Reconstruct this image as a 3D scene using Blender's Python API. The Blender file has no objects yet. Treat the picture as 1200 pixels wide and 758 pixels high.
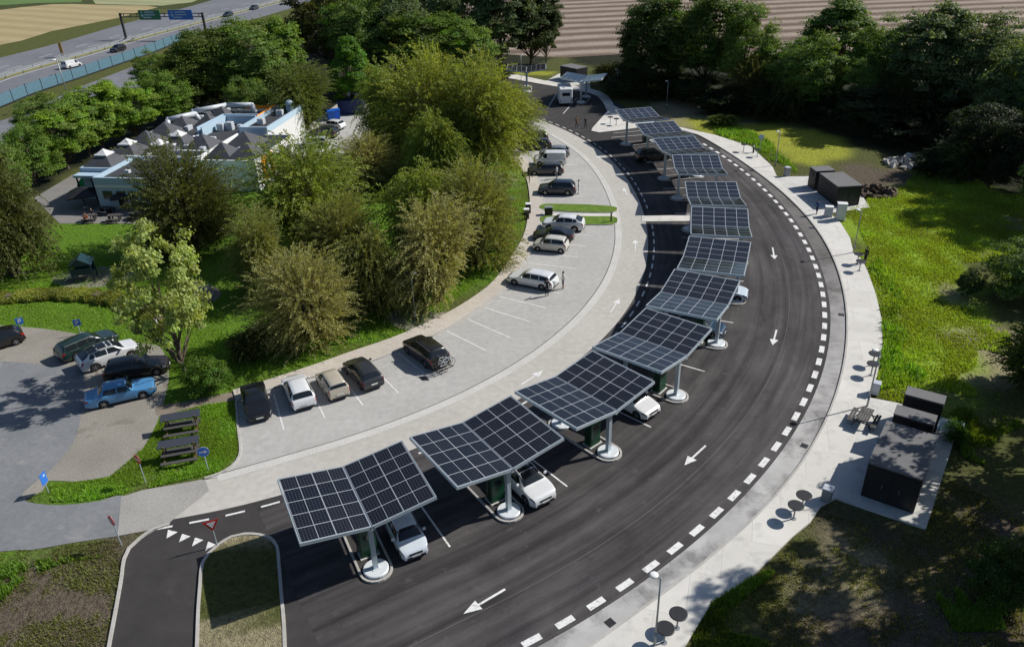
import bpy, bmesh, math, random
import numpy as np
from mathutils import Vector, Matrix
random.seed(7); rng = np.random.default_rng(7)
C = bpy.context.scene.collection
R = math.radians; PI = math.pi

# ---------------------------------------------------------------- camera: a drone 32 m above the lay-by
FPX, PITCH, ROLL, HC = 903.6, R(28.93), R(-1.79), 32.0
cam = bpy.data.cameras.new('camera'); co = bpy.data.objects.new('camera', cam); C.objects.link(co)
cam.sensor_width = 36; cam.lens = FPX*36/1200; cam.clip_end = 5000; cam.clip_start = .5
co.matrix_world = Matrix.Translation((0, 0, HC)) @ Matrix.Rotation(PI/2-PITCH, 4, 'X') @ Matrix.Rotation(ROLL, 4, 'Z')
bpy.context.scene.camera = co

def G(u, v, z=0.0):
    """survey helper: point of the photograph (1200 px wide) -> site coordinates in metres at height z"""
    du, dv = u-600, v-379; c, s = math.cos(ROLL), math.sin(ROLL)
    a = c*du+s*dv; b = -s*du+c*dv
    dz = -math.sin(PITCH)-(b/FPX)*math.cos(PITCH)
    t = (z-HC)/dz
    return (a/FPX*t, (math.cos(PITCH)-(b/FPX)*math.sin(PITCH))*t)
def PX(X, Y, Z=0.0):
    zc = Z-HC; d = Y*np.cos(PITCH)-zc*np.sin(PITCH); up = Y*np.sin(PITCH)+zc*np.cos(PITCH)
    u = FPX*X/d; v = -FPX*up/d; c, s = math.cos(ROLL), math.sin(ROLL)
    return 600+c*u-s*v, 379+s*u+c*v
def tall(u, v, vt):
    """height of something standing at (u,v) whose top is seen at row vt"""
    X, Y = G(u, v); lo, hi = 0., 31.
    for _ in range(40):
        m = (lo+hi)/2
        if PX(X, Y, m)[1] > vt: lo = m
        else: hi = m
    return m
def mpp(Y): return (Y*math.cos(PITCH)+HC*math.sin(PITCH))/FPX
def W(pts): return [G(*p) for p in pts]
def Z6(ox, oy, sc, pts): return [(ox+u/sc, oy+v/sc) for u, v in pts]

# ---------------------------------------------------------------- world and sun
SUN_AZ, SUN_EL = R(17.5), R(39.5)
scene = bpy.context.scene
world = bpy.data.worlds.new('World'); scene.world = world; world.use_nodes = True
nt = world.node_tree; nt.nodes.clear()
sky = nt.nodes.new('ShaderNodeTexSky'); sky.sky_type = 'NISHITA'; sky.sun_disc = False
sky.sun_elevation = SUN_EL; sky.sun_rotation = PI/2-SUN_AZ; sky.air_density = 1.0; sky.dust_density = 1.0; sky.ozone_density = 4.0
bg = nt.nodes.new('ShaderNodeBackground'); bg.inputs['Strength'].default_value = .078
wo = nt.nodes.new('ShaderNodeOutputWorld')
nt.links.new(sky.outputs[0], bg.inputs[0]); nt.links.new(bg.outputs[0], wo.inputs[0])
sl = bpy.data.lights.new('sun', 'SUN'); sl.energy = 5.0; sl.angle = R(.53); sl.color = (1, .965, .90)
so = bpy.data.objects.new('sun', sl); C.objects.link(so)
sd = Vector((math.cos(SUN_EL)*math.cos(SUN_AZ), math.cos(SUN_EL)*math.sin(SUN_AZ), math.sin(SUN_EL)))
so.rotation_euler = sd.to_track_quat('Z', 'Y').to_euler(); so.location = (60, 20, 60)
scene.view_settings.view_transform = 'Standard'; scene.view_settings.look = 'None'
scene.view_settings.exposure = 0; scene.view_settings.gamma = 1
scene.cycles.max_bounces = 6; scene.cycles.diffuse_bounces = 3; scene.cycles.glossy_bounces = 3
scene.cycles.transmission_bounces = 4; scene.cycles.transparent_max_bounces = 6
scene.cycles.caustics_reflective = False; scene.cycles.caustics_refractive = False

# ---------------------------------------------------------------- materials
class NT:
    def __init__(s, name):
        s.m = bpy.data.materials.new(name); s.m.use_nodes = True; s.t = s.m.node_tree
        s.b = s.t.nodes['Principled BSDF']; s.out = s.t.nodes['Material Output']
    def n(s, typ, **kw):
        x = s.t.nodes.new(typ)
        for k, v in kw.items(): setattr(x, k, v)
        return x
    def l(s, a, b): s.t.links.new(a, b)
    def val(s, sock, v):
        if hasattr(v, 'is_linked') or isinstance(v, bpy.types.NodeSocket): s.l(v, sock)
        else: sock.default_value = v
    def math(s, op, a, b=0.0, clamp=False):
        x = s.n('ShaderNodeMath', operation=op, use_clamp=clamp); s.val(x.inputs[0], a); s.val(x.inputs[1], b); return x.outputs[0]
    def noise(s, vec, scale, detail=3, rough=.55, dist=0.0):
        x = s.n('ShaderNodeTexNoise'); x.inputs['Scale'].default_value = scale; x.inputs['Detail'].default_value = detail
        x.inputs['Roughness'].default_value = rough; x.inputs['Distortion'].default_value = dist
        if vec is not None: s.l(vec, x.inputs['Vector'])
        return x.outputs[0]
    def ramp(s, f, lo, hi, a=0., b=1.):
        x = s.n('ShaderNodeMapRange'); s.val(x.inputs[0], f); x.inputs[1].default_value = lo; x.inputs[2].default_value = hi
        x.inputs[3].default_value = a; x.inputs[4].default_value = b; return x.outputs[0]
    def mix(s, f, a, b, mode='MIX'):
        x = s.n('ShaderNodeMix', data_type='RGBA', blend_type=mode); s.val(x.inputs[0], f)
        for k, v in ((6, a), (7, b)):
            if isinstance(v, (tuple, list)): x.inputs[k].default_value = (*v[:3], 1)
            else: s.l(v, x.inputs[k])
        return x.outputs[2]
    def pos(s): return s.n('ShaderNodeNewGeometry').outputs['Position']
    def oco(s): return s.n('ShaderNodeTexCoord').outputs['Object']
    def scl(s, v, sc, rot=(0, 0, 0)):
        x = s.n('ShaderNodeMapping'); x.inputs['Scale'].default_value = sc; x.inputs['Rotation'].default_value = rot; s.l(v, x.inputs[0]); return x.outputs[0]
    def bump(s, h, strength=.3, dist=.02):
        x = s.n('ShaderNodeBump'); x.inputs['Strength'].default_value = strength; x.inputs['Distance'].default_value = dist
        s.l(h, x.inputs['Height']); s.l(x.outputs[0], s.b.inputs['Normal'])
    def base(s, c): s.val(s.b.inputs['Base Color'], c if not isinstance(c, (tuple, list)) else (*c[:3], 1))
    def set(s, **kw):
        for k, v in kw.items(): s.val(s.b.inputs[k.replace('_', ' ')], v)
        return s.m

def plain(name, col, rough=.6, metal=0., var=.18, scale=3., spec=.5):
    """a painted / metal / stone surface with mild procedural wear, in object space"""
    t = NT(name); f = t.noise(t.oco(), scale, 4)
    t.base(t.mix(f, tuple(c*(1-var) for c in col), tuple(min(1, c*(1+var)) for c in col)))
    return t.set(Roughness=t.ramp(f, .2, .8, max(0, rough-.08), min(1, rough+.08)), Metallic=metal, Specular_IOR_Level=spec)

def ground_mat(name, c1, c2, big=.15, small=9., fine=60., rough=.9, grit=.35, bump=.35, c3=None, c3_lo=.55, c3_hi=.75, c3_scale=.5):
    t = NT(name); p = t.pos()
    nb = t.noise(p, big, 4); ns = t.noise(p, small, 3); nf = t.noise(p, fine, 2)
    col = t.mix(t.ramp(nb, .3, .7), c1, c2)
    col = t.mix(t.ramp(ns, .3, .7, 0, .35), col, tuple(x*.6 for x in c1))
    if c3: col = t.mix(t.ramp(t.noise(p, c3_scale, 5, .65, .4), c3_lo, c3_hi), col, c3)
    g = t.ramp(nf, .25, .75, 1-grit, 1+grit)
    v = t.n('ShaderNodeVectorMath', operation='SCALE'); t.l(col, v.inputs[0]); t.l(g, v.inputs['Scale'])
    t.l(v.outputs[0], t.b.inputs['Base Color']); t.bump(nf, bump, .01)
    return t.set(Roughness=rough, Specular_IOR_Level=.3)

M = {}
M['asphalt'] = ground_mat('asphalt_new', (.040, .037, .037), (.062, .057, .056), .12, 1.2, 45, .85, .3, .3, (.09, .082, .08), .58, .8, .22)
M['asphalt_dusty'] = ground_mat('asphalt_dusty', (.42, .41, .40), (.54, .53, .515), .35, .8, 30, .92, .15, .2, (.075, .068, .066), .47, .72, .30)
def streak_asphalt():
    t = NT('asphalt_worn_tracks'); a = t.n('ShaderNodeAttribute'); a.attribute_name = 'ruv'; x = t.n('ShaderNodeSeparateXYZ'); t.l(a.outputs['Vector'], x.inputs[0])
    p = t.pos(); sv = t.scl(a.outputs['Vector'], (.035, 1.5, 1)); n1 = t.noise(sv, 1., 4, .6, .3); n2 = t.noise(t.scl(a.outputs['Vector'], (.16, .5, 1)), 1., 5, .65, .8)
    nb = t.noise(p, .16, 5, .65, .6); ns = t.noise(p, 1.4, 4, .65); nf = t.noise(p, 45, 2)
    c = t.mix(t.ramp(nb, .32, .7), (.036, .033, .034), (.058, .053, .053)); k = t.math('MULTIPLY', t.ramp(n1, .3, .72, .62, 1.8), t.ramp(n2, .3, .75, .72, 1.5))
    k = t.math('MULTIPLY', k, t.ramp(nf, .25, .75, .72, 1.28)); v = t.n('ShaderNodeVectorMath', operation='SCALE'); t.l(c, v.inputs[0]); t.l(k, v.inputs['Scale'])
    d = t.mix(t.ramp(ns, .60, .80, 0, .55), v.outputs[0], (.15, .135, .128)); d = t.mix(t.ramp(t.noise(p, .7, 5, .7), .30, .40, .55, 0), d, (.030, .028, .030))
    t.l(d, t.b.inputs['Base Color']); t.bump(nf, .3, .01); return t.set(Roughness=.85, Specular_IOR_Level=.3)
M['asphalt_tracks'] = streak_asphalt()
M['seam'] = ground_mat('asphalt_seam', (.10, .095, .09), (.15, .14, .135), .3, 2., 30)
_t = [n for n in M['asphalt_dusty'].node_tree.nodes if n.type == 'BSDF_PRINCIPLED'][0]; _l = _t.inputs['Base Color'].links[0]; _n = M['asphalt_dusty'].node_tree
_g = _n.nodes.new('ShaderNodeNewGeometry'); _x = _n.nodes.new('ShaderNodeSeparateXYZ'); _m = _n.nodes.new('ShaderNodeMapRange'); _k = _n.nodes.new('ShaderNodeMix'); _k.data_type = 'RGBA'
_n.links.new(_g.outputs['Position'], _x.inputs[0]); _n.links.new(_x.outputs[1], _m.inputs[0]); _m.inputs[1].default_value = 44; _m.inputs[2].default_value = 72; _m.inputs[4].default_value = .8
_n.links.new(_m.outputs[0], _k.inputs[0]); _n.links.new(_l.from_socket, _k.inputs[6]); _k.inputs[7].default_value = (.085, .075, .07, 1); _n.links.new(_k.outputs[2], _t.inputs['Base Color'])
M['lane'] = ground_mat('asphalt_lane', (.475, .448, .405), (.545, .518, .475), .1, 2., 40, .9, .12, .2, (.40, .385, .36), .6, .8, .3)
M['parking'] = ground_mat('asphalt_parking', (.425, .412, .388), (.495, .482, .458), .2, 2., 40, .9, .13, .2, (.33, .328, .32), .6, .8, .5)
M['old_asphalt'] = ground_mat('asphalt_old', (.18, .188, .20), (.255, .26, .266), .25, 3., 25, .92, .25, .3, (.34, .33, .31), .58, .75, .3)
M['motorway'] = ground_mat('asphalt_motorway', (.16, .166, .185), (.21, .216, .235), .05, .5, 8, .9, .1, .1)
M['gravel'] = ground_mat('gravel', (.255, .236, .202), (.335, .312, .272), .3, 6., 18, .95, .6, .6, (.16, .135, .10), .58, .72, .35)
M['sand'] = ground_mat('sand', (.22, .195, .165), (.28, .25, .215), .5, 6., 30, .95, .2, .3)
M['dirt_path'] = ground_mat('dirt_path', (.20, .165, .125), (.27, .225, .18), .8, 5., 30, .95, .2, .3)
M['apron'] = ground_mat('cobble_apron', (.33, .315, .29), (.40, .385, .36), .3, 10, 22, .9, .35, .5)
M['cobble'] = ground_mat('cobble_strip', (.55, .53, .495), (.64, .62, .585), .5, 12, 25, .9, .25, .5)
M['terrace'] = ground_mat('terrace_paving', (.20, .19, .18), (.27, .255, .24), .5, 5, 20, .9, .2, .3)
M['kerb'] = ground_mat('kerb_stone', (.42, .40, .37), (.52, .50, .47), .8, 6, 30, .85, .15, .2)
M['kerb_dark'] = ground_mat('kerb_joint', (.10, .095, .09), (.14, .135, .13), .8, 6, 30, .85, .15, .2)
M['paint_white'] = ground_mat('road_paint', (.76, .755, .74), (.86, .855, .84), 1.5, 8, 40, .7, .12, .1, (.33, .315, .30), .52, .70, 4.5)

def paving(name, c1, c2, bw, bh, rot=0., joint=.8, smudge=None):
    t = NT(name); p = t.scl(t.pos(), (1, 1, 1), (0, 0, rot))
    b = t.n('ShaderNodeTexBrick'); t.l(p, b.inputs['Vector']); b.inputs['Scale'].default_value = 1
    b.inputs['Brick Width'].default_value = bw; b.inputs['Row Height'].default_value = bh; b.inputs['Mortar Size'].default_value = .012
    b.inputs['Color1'].default_value = (*c1, 1); b.inputs['Color2'].default_value = (*c2, 1); b.inputs['Mortar'].default_value = (*[x*joint for x in c1], 1)
    p0 = t.pos(); nb = t.noise(p0, .35, 5, .6); nf = t.noise(p0, 30, 2)
    col = t.mix(t.ramp(nb, .35, .7, 0, .5), b.outputs[0], tuple(x*.82 for x in c1))
    if smudge: col = t.mix(t.ramp(t.noise(p0, .9, 6, .7), .52, .78, 0, .85), col, smudge)
    v = t.n('ShaderNodeVectorMath', operation='SCALE'); t.l(col, v.inputs[0]); t.l(t.ramp(nf, .25, .75, .88, 1.12), v.inputs['Scale'])
    t.l(v.outputs[0], t.b.inputs['Base Color'])
    return t.set(Roughness=.88, Specular_IOR_Level=.3)
M['pavement'] = paving('concrete_paving', (.63, .605, .56), (.70, .675, .63), 3.1, 3.1, .3, .66, (.40, .385, .365))
M['pavers'] = paving('path_pavers', (.50, .45, .39), (.57, .52, .455), .6, .3, .6, .75)
M['slab'] = paving('slab_paving', (.58, .565, .53), (.65, .635, .60), .8, .8, -.55, .8, (.36, .34, .32))

def ground_sheet_mat():
    t = NT('meadow_and_soil'); a = t.n('ShaderNodeAttribute'); a.attribute_name = 'tint'
    p = t.pos(); n1 = t.noise(p, .55, 5, .65, .6); n2 = t.noise(p, 3.2, 4, .65); n3 = t.noise(p, 14, 3, .6)
    col = t.mix(t.ramp(n1, .42, .72, 0, .55), a.outputs['Color'], t.mix(.3, a.outputs['Color'], (.13, .115, .055)))
    k = t.math('MULTIPLY', t.ramp(n2, .25, .75, .55, 1.4), t.ramp(n3, .25, .75, .55, 1.4))
    v = t.n('ShaderNodeVectorMath', operation='SCALE'); t.l(col, v.inputs[0]); t.l(k, v.inputs['Scale'])
    t.l(v.outputs[0], t.b.inputs['Base Color'])
    t.bump(t.math('ADD', n2, t.math('MULTIPLY', n3, .5)), .8, .25)
    return t.set(Roughness=.95, Specular_IOR_Level=.15)
M['ground'] = ground_sheet_mat()

def field_mat(name, c1, c2, freq, rot, amt=1.):
    t = NT(name); p = t.scl(t.pos(), (1, 1, 1), (0, 0, rot)); nz = t.noise(t.pos(), .12, 5, .65)
    w = t.n('ShaderNodeTexWave', wave_type='BANDS', bands_direction='Y'); t.l(p, w.inputs['Vector']); w.inputs['Scale'].default_value = freq
    w.inputs['Distortion'].default_value = 2.2; w.inputs['Detail'].default_value = 3; w.inputs['Detail Scale'].default_value = .6
    n2 = t.noise(t.pos(), 1.1, 5, .7)
    col = t.mix(t.ramp(t.math('ADD', w.outputs['Fac'], t.math('MULTIPLY', t.math('SUBTRACT', n2, .5), 1.4)), .1, .9, 0, amt), c1, c2)
    col = t.mix(t.ramp(nz, .3, .7, 0, .4), col, tuple(x*.75 for x in c1))
    t.base(col); t.bump(w.outputs['Fac'], .5, .4)
    return t.set(Roughness=.95, Specular_IOR_Level=.1)
M['plough'] = field_mat('ploughed_soil', (.15, .11, .085), (.38, .31, .25), .030, R(-6))
M['stubble'] = field_mat('stubble', (.36, .29, .155), (.44, .37, .21), .03, R(28), .6)
M['pale_field'] = field_mat('pale_field', (.30, .31, .17), (.38, .38, .22), .03, R(28), .6)

M['steel'] = plain('galvanised_steel', (.46, .53, .58), .45, .35, .1, 4)
M['steel_white'] = plain('white_steel', (.70, .74, .77), .4, .1, .08, 4)
M['concrete'] = plain('cast_concrete', (.55, .54, .51), .85, 0, .12, 5)
M['lamp_metal'] = plain('lamp_steel', (.33, .35, .36), .45, .5, .1, 6)
M['black'] = plain('black_plastic', (.012, .012, .013), .5, 0, .2)
M['dark_grey'] = plain('dark_grey_metal', (.022, .023, .025), .5, .1, .2)
M['mid_grey'] = plain('grey_metal', (.24, .26, .28), .5, .1, .15)
M['light_grey'] = plain('light_grey_metal', (.52, .55, .58), .45, .1, .1)
M['green_box'] = plain('charger_green', (.006, .050, .024), .4, 0, .15)
M['white'] = plain('white_coating', (.78, .78, .77), .4, 0, .05)
M['red'] = plain('sign_red', (.55, .02, .02), .4, 0, .05)
M['blue'] = plain('sign_blue', (.03, .17, .60), .4, 0, .05)
M['sign_green'] = plain('sign_green', (.01, .16, .07), .4, 0, .05)
M['orange'] = plain('orange_panel', (.85, .30, .01), .5, 0, .06)
M['wood_grey'] = plain('weathered_wood', (.07, .066, .062), .85, 0, .35, 14)
M['wood'] = plain('brown_wood', (.15, .095, .038), .8, 0, .3, 10)
M['felt_blue'] = plain('roofing_felt_blue', (.035, .042, .06), .9, 0, .2, 8)
M['stone'] = plain('pale_stone', (.42, .40, .37), .9, 0, .3, 4)
M['teal'] = plain('dark_teal_paint', (.008, .035, .042), .5, 0, .2)
M['skin'] = plain('skin', (.55, .33, .24), .6, 0, .06)
M['hair'] = plain('dark_hair', (.02, .014, .01), .7, 0, .2)
M['tyre'] = plain('tyre_rubber', (.012, .012, .013), .85, 0, .2)
M['rim'] = plain('alloy_rim', (.42, .43, .45), .3, .8, .1)
M['rim_dark'] = plain('dark_rim', (.06, .06, .065), .35, .6, .1)
M['tail'] = plain('tail_light', (.35, .008, .008), .2, 0, .05)
M['head'] = plain('headlight_glass', (.14, .15, .17), .08, .2, .1)
M['plate'] = plain('licence_plate', (.75, .75, .74), .4, 0, .03)
M['bark'] = plain('bark', (.11, .085, .062), .95, 0, .4, 9)
def glassy(name, col=(.012, .016, .02), rough=.06):
    t = NT(name); t.base(t.mix(t.noise(t.oco(), 2), tuple(c*.8 for c in col), tuple(c*1.2 for c in col)))
    return t.set(Roughness=rough, Specular_IOR_Level=.6)
M['car_glass'] = glassy('car_glass', (.012, .016, .02), .1)
M['win_glass'] = glassy('window_glass', (.03, .04, .05))
M['barrier_glass'] = glassy('noise_barrier_glass', (.10, .19, .25), .25)
def car_paint():
    t = NT('car_paint'); o = t.n('ShaderNodeObjectInfo'); f = t.noise(t.oco(), 1.5, 3)
    t.base(t.mix(t.ramp(f, .3, .7, 0, .04), o.outputs['Color'], (.10, .095, .09)))
    return t.set(Roughness=t.ramp(f, .3, .7, .22, .34), Metallic=.1, Coat_Weight=.7, Coat_Roughness=.05)
M['paint'] = car_paint()
def tinted(name, rough=.8):
    t = NT(name); o = t.n('ShaderNodeObjectInfo'); f = t.noise(t.oco(), 14, 3)
    t.base(t.mix(t.ramp(f, .3, .7, 0, .3), o.outputs['Color'], (.02, .02, .025)))
    return t.set(Roughness=rough)
M['cloth'] = tinted('cloth')
def clad():
    t = NT('dark_vertical_cladding'); p = t.oco(); x = t.n('ShaderNodeSeparateXYZ'); t.l(p, x.inputs[0])
    s = t.math('ADD', x.outputs[0], x.outputs[1]); fr = t.math('FRACT', t.math('MULTIPLY', s, 7.))
    g = t.ramp(t.math('ABSOLUTE', t.math('SUBTRACT', fr, .5)), .36, .5, 1., .25)
    c = t.mix(t.noise(p, 3, 4), (.009, .009, .010), (.018, .0175, .018))
    v = t.n('ShaderNodeVectorMath', operation='SCALE'); t.l(c, v.inputs[0]); t.l(g, v.inputs['Scale']); t.l(v.outputs[0], t.b.inputs['Base Color'])
    t.bump(g, .6, .02); return t.set(Roughness=.6)
M['clad'] = clad()
M['felt'] = plain('roof_felt', (.155, .152, .155), .9, 0, .3, 1.6)
M['slate'] = plain('slate_roof', (.065, .068, .078), .7, 0, .4, 1.3)
M['roof_dark'] = plain('flat_roof_felt', (.040, .042, .048), .9, 0, .3, .8)
M['pale_blue_and_shade'] = plain('pale_blue_and_shade_tint', (.42, .55, .66), .6, 0, .08, 3)  # pale blue on signs; on the restaurant fascia, bluish shade put into the colour
M['wall_white'] = plain('white_wall', (.66, .66, .65), .7, 0, .08, 2)

def panel_mat():
    t = NT('solar_cells'); x = t.n('ShaderNodeSeparateXYZ'); t.l(t.oco(), x.inputs[0])
    def lines(c, n, w):
        fr = t.math('FRACT', t.math('MULTIPLY', c, n)); d = t.math('ABSOLUTE', t.math('SUBTRACT', fr, .5))
        return t.ramp(d, .5-w, .5-w*.4)
    a = lines(x.outputs[0], 6/1.0, .05); b = lines(x.outputs[1], 10/1.68, .06)
    grid = t.math('MAXIMUM', a, b)
    oi = t.n('ShaderNodeObjectInfo'); r = oi.outputs['Random']
    c = t.mix(r, (.004, .005, .008), (.010, .010, .013))
    t.base(t.mix(t.math('MULTIPLY', grid, .8), c, (.095, .10, .115)))
    return t.set(Roughness=t.ramp(r, 0, 1, .10, .22), Specular_IOR_Level=.55, Coat_Weight=.3, Coat_Roughness=.05)
M['cells'] = panel_mat()
M['alu'] = plain('aluminium_frame', (.62, .64, .66), .4, .3, .05)

def leaf_mat(name):
    t = NT(name); o = t.n('ShaderNodeObjectInfo'); a = t.n('ShaderNodeAttribute'); a.attribute_name = 'shade'
    sp = t.n('ShaderNodeSeparateColor'); t.l(a.outputs['Color'], sp.inputs[0])
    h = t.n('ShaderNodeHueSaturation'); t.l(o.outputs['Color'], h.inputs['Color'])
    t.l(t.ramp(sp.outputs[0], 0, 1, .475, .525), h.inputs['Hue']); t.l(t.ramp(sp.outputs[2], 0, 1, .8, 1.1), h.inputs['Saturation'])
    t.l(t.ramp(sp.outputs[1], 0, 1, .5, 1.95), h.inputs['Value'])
    t.l(h.outputs[0], t.b.inputs['Base Color'])
    t.set(Roughness=.55, Specular_IOR_Level=.25)
    tr = t.n('ShaderNodeBsdfTranslucent'); g = t.mix(1., h.outputs[0], (1.35, 1.25, .45), 'MULTIPLY'); t.l(g, tr.inputs[0])
    mx = t.n('ShaderNodeMixShader'); mx.inputs[0].default_value = .42
    t.l(t.b.outputs[0], mx.inputs[1]); t.l(tr.outputs[0], mx.inputs[2]); t.l(mx.outputs[0], t.out.inputs['Surface'])
    return t.m
M['leaf'] = leaf_mat('foliage')

# ---------------------------------------------------------------- object helpers
def tag(o, label=None, cat=None, group=None, kind=None):
    if label: o['label'] = label
    if cat: o['category'] = cat
    if group: o['group'] = group
    if kind: o['kind'] = kind
    return o
def thing(name, label, cat, loc=(0, 0, 0), rz=0., group=None):
    o = bpy.data.objects.new(name, None); C.objects.link(o); o.location = loc if len(loc) == 3 else (*loc, 0); o.rotation_euler = (0, 0, rz)
    o.empty_display_size = .3
    return tag(o, label, cat, group)
def copy_tree(o, parent=None):
    c = o.copy(); C.objects.link(c); c.parent = parent
    for ch in o.children: copy_tree(ch, c)
    return c

class MB:
    """collects shapes into ONE mesh"""
    def __init__(s): s.v = []; s.f = []; s.mi = []
    def add(s, vs, fs, mi=0):
        b = len(s.v); s.v += [tuple(v) for v in vs]; s.f += [tuple(i+b for i in f) for f in fs]; s.mi += [mi]*len(fs); return s
    def box(s, c, d, rz=0., mi=0, rx=0., ry=0.):
        m = Matrix.Rotation(rz, 3, 'Z') @ Matrix.Rotation(ry, 3, 'Y') @ Matrix.Rotation(rx, 3, 'X'); c = Vector(c)
        vs = [c + m @ Vector((x*d[0]/2, y*d[1]/2, z*d[2]/2)) for x in (-1, 1) for y in (-1, 1) for z in (-1, 1)]
        return s.add(vs, [(0, 1, 3, 2), (4, 6, 7, 5), (0, 4, 5, 1), (2, 3, 7, 6), (0, 2, 6, 4), (1, 5, 7, 3)], mi)
    def cbox(s, c, d, ch=.03, rz=0., mi=0):
        """box with chamfered vertical edges and top"""
        x, y, z = d[0]/2, d[1]/2, d[2]
        ring = lambda a, zz: [(sx, sy, zz) for sx, sy in ((-x+a, -y), (x-a, -y), (x, -y+a), (x, y-a), (x-a, y), (-x+a, y), (-x, y-a), (-x, -y+a))]
        sh = lambda r, k: [(px*(1-k/x), py*(1-k/y), pz) for px, py, pz in r]
        rings = [ring(ch, 0), ring(ch, z-ch), sh(ring(ch, z), ch)]
        vs = [v for r in rings for v in r]; fs = []
        for k in range(2):
            for i in range(8): fs.append((k*8+i, k*8+(i+1) % 8, k*8+8+(i+1) % 8, k*8+8+i))
        fs += [tuple(range(16, 24)), tuple(range(7, -1, -1))]
        m = Matrix.Rotation(rz, 3, 'Z'); c = Vector(c)
        return s.add([c + m @ Vector(v) for v in vs], fs, mi)
    def tube(s, a, b, r0, r1=None, n=8, mi=0, cap=True):
        r1 = r0 if r1 is None else r1; a = Vector(a); b = Vector(b); d = (b-a)
        q = d.to_track_quat('Z', 'Y').to_matrix()
        vs = [a + q @ Vector((math.cos(t)*r0, math.sin(t)*r0, 0)) for t in [2*PI*i/n for i in range(n)]]
        vs += [b + q @ Vector((math.cos(t)*r1, math.sin(t)*r1, 0)) for t in [2*PI*i/n for i in range(n)]]
        fs = [(i, (i+1) % n, n+(i+1) % n, n+i) for i in range(n)]
        if cap: fs += [tuple(range(n-1, -1, -1)), tuple(range(n, 2*n))]
        return s.add(vs, fs, mi)
    def lathe(s, prof, c=(0, 0, 0), n=16, mi=0, axis='Z'):
        vs = []
        for r, z in prof:
            for i in range(n):
                a = 2*PI*i/n; x, y = r*math.cos(a), r*math.sin(a)
                p = (x, y, z) if axis == 'Z' else (x, z, y)
                vs.append((p[0]+c[0], p[1]+c[1], p[2]+c[2]))
        fs = [(k*n+i, k*n+(i+1) % n, (k+1)*n+(i+1) % n, (k+1)*n+i) for k in range(len(prof)-1) for i in range(n)]
        fs += [tuple(range(n-1, -1, -1)), tuple(range((len(prof)-1)*n, len(prof)*n))]
        return s.add(vs, fs, mi)
    def prism(s, poly, z0, z1, mi=0):
        n = len(poly); a = sum(poly[i][0]*poly[(i+1) % n][1]-poly[(i+1) % n][0]*poly[i][1] for i in range(n))
        if a < 0: poly = poly[::-1]
        vs = [(x, y, z0) for x, y in poly]+[(x, y, z1) for x, y in poly]
        return s.add(vs, [(i, (i+1) % n, n+(i+1) % n, n+i) for i in range(n)]+[tuple(range(n, 2*n)), tuple(range(n-1, -1, -1))], mi)
    def build(s, name, mats, parent=None, smooth=False, loc=None, norm=True):
        me = bpy.data.meshes.new(name); me.from_pydata(s.v, [], s.f)
        for m in (mats if isinstance(mats, (list, tuple)) else [mats]): me.materials.append(M[m] if isinstance(m, str) else m)
        if any(s.mi): me.polygons.foreach_set('material_index', s.mi)
        if smooth: me.polygons.foreach_set('use_smooth', [True]*len(me.polygons))
        if norm or any(len(f) > 4 for f in s.f):
            bm = bmesh.new(); bm.from_mesh(me)
            if norm: bmesh.ops.recalc_face_normals(bm, faces=bm.faces[:])
            big = [f for f in bm.faces if len(f.verts) > 8]
            if big: bmesh.ops.triangulate(bm, faces=big)
            bm.to_mesh(me); bm.free()
        me.update()
        o = bpy.data.objects.new(name, me); C.objects.link(o); o.parent = parent
        if loc: o.location = loc
        return o

def struct(name, mb, mats, **kw):
    return tag(mb.build(name, mats, **kw), kind='structure')

def catmull(P, step=.6, closed=False):
    P = np.array(P, float); n = len(P); out = []
    idx = range(n if closed else n-1)
    for i in idx:
        if closed: p0, p1, p2, p3 = P[i-1], P[i], P[(i+1) % n], P[(i+2) % n]
        else: p1, p2 = P[i], P[i+1]; p0 = P[i-1] if i else 2*p1-p2; p3 = P[i+2] if i+2 < n else 2*p2-p1
        k = max(1, int(np.hypot(*(p2-p1))/step))
        for j in range(k):
            t = j/k; out.append(.5*((2*p1)+(-p0+p2)*t+(2*p0-5*p1+4*p2-p3)*t*t+(-p0+3*p1-3*p2+p3)*t**3))
    if not closed: out.append(P[-1])
    return np.array(out)
def smooth_path(P, deg, step=.5, ext=(0, 0)):
    P = np.array(P, float); s = np.r_[0, np.cumsum(np.hypot(*np.diff(P, axis=0).T))]
    L = s[-1]; t = s/L*2-1
    px = np.polynomial.chebyshev.Chebyshev.fit(t, P[:, 0], deg, domain=[-1, 1]); py = np.polynomial.chebyshev.Chebyshev.fit(t, P[:, 1], deg, domain=[-1, 1])
    tt = np.linspace(-1, 1, int(L/step)); Q = np.c_[px(tt), py(tt)]
    if ext[0]: d = Q[0]-Q[1]; d /= np.hypot(*d); Q = np.r_[[Q[0]+d*e for e in np.arange(ext[0], 0, -step)], Q]
    if ext[1]: d = Q[-1]-Q[-2]; d /= np.hypot(*d); Q = np.r_[Q, [Q[-1]+d*e for e in np.arange(step, ext[1]+step, step)]]
    return Q
def offset(P, d):
    """shift a path to its left by d"""
    T = np.gradient(P, axis=0); T /= np.hypot(T[:, 0], T[:, 1])[:, None]
    return P+np.c_[-T[:, 1], T[:, 0]]*(d if np.isscalar(d) else np.asarray(d)[:, None])
def arclen(P): return np.r_[0, np.cumsum(np.hypot(*np.diff(P, axis=0).T))]
def at_s(P, s):
    S = arclen(P); return np.array([np.interp(s, S, P[:, 0]), np.interp(s, S, P[:, 1])])
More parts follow.
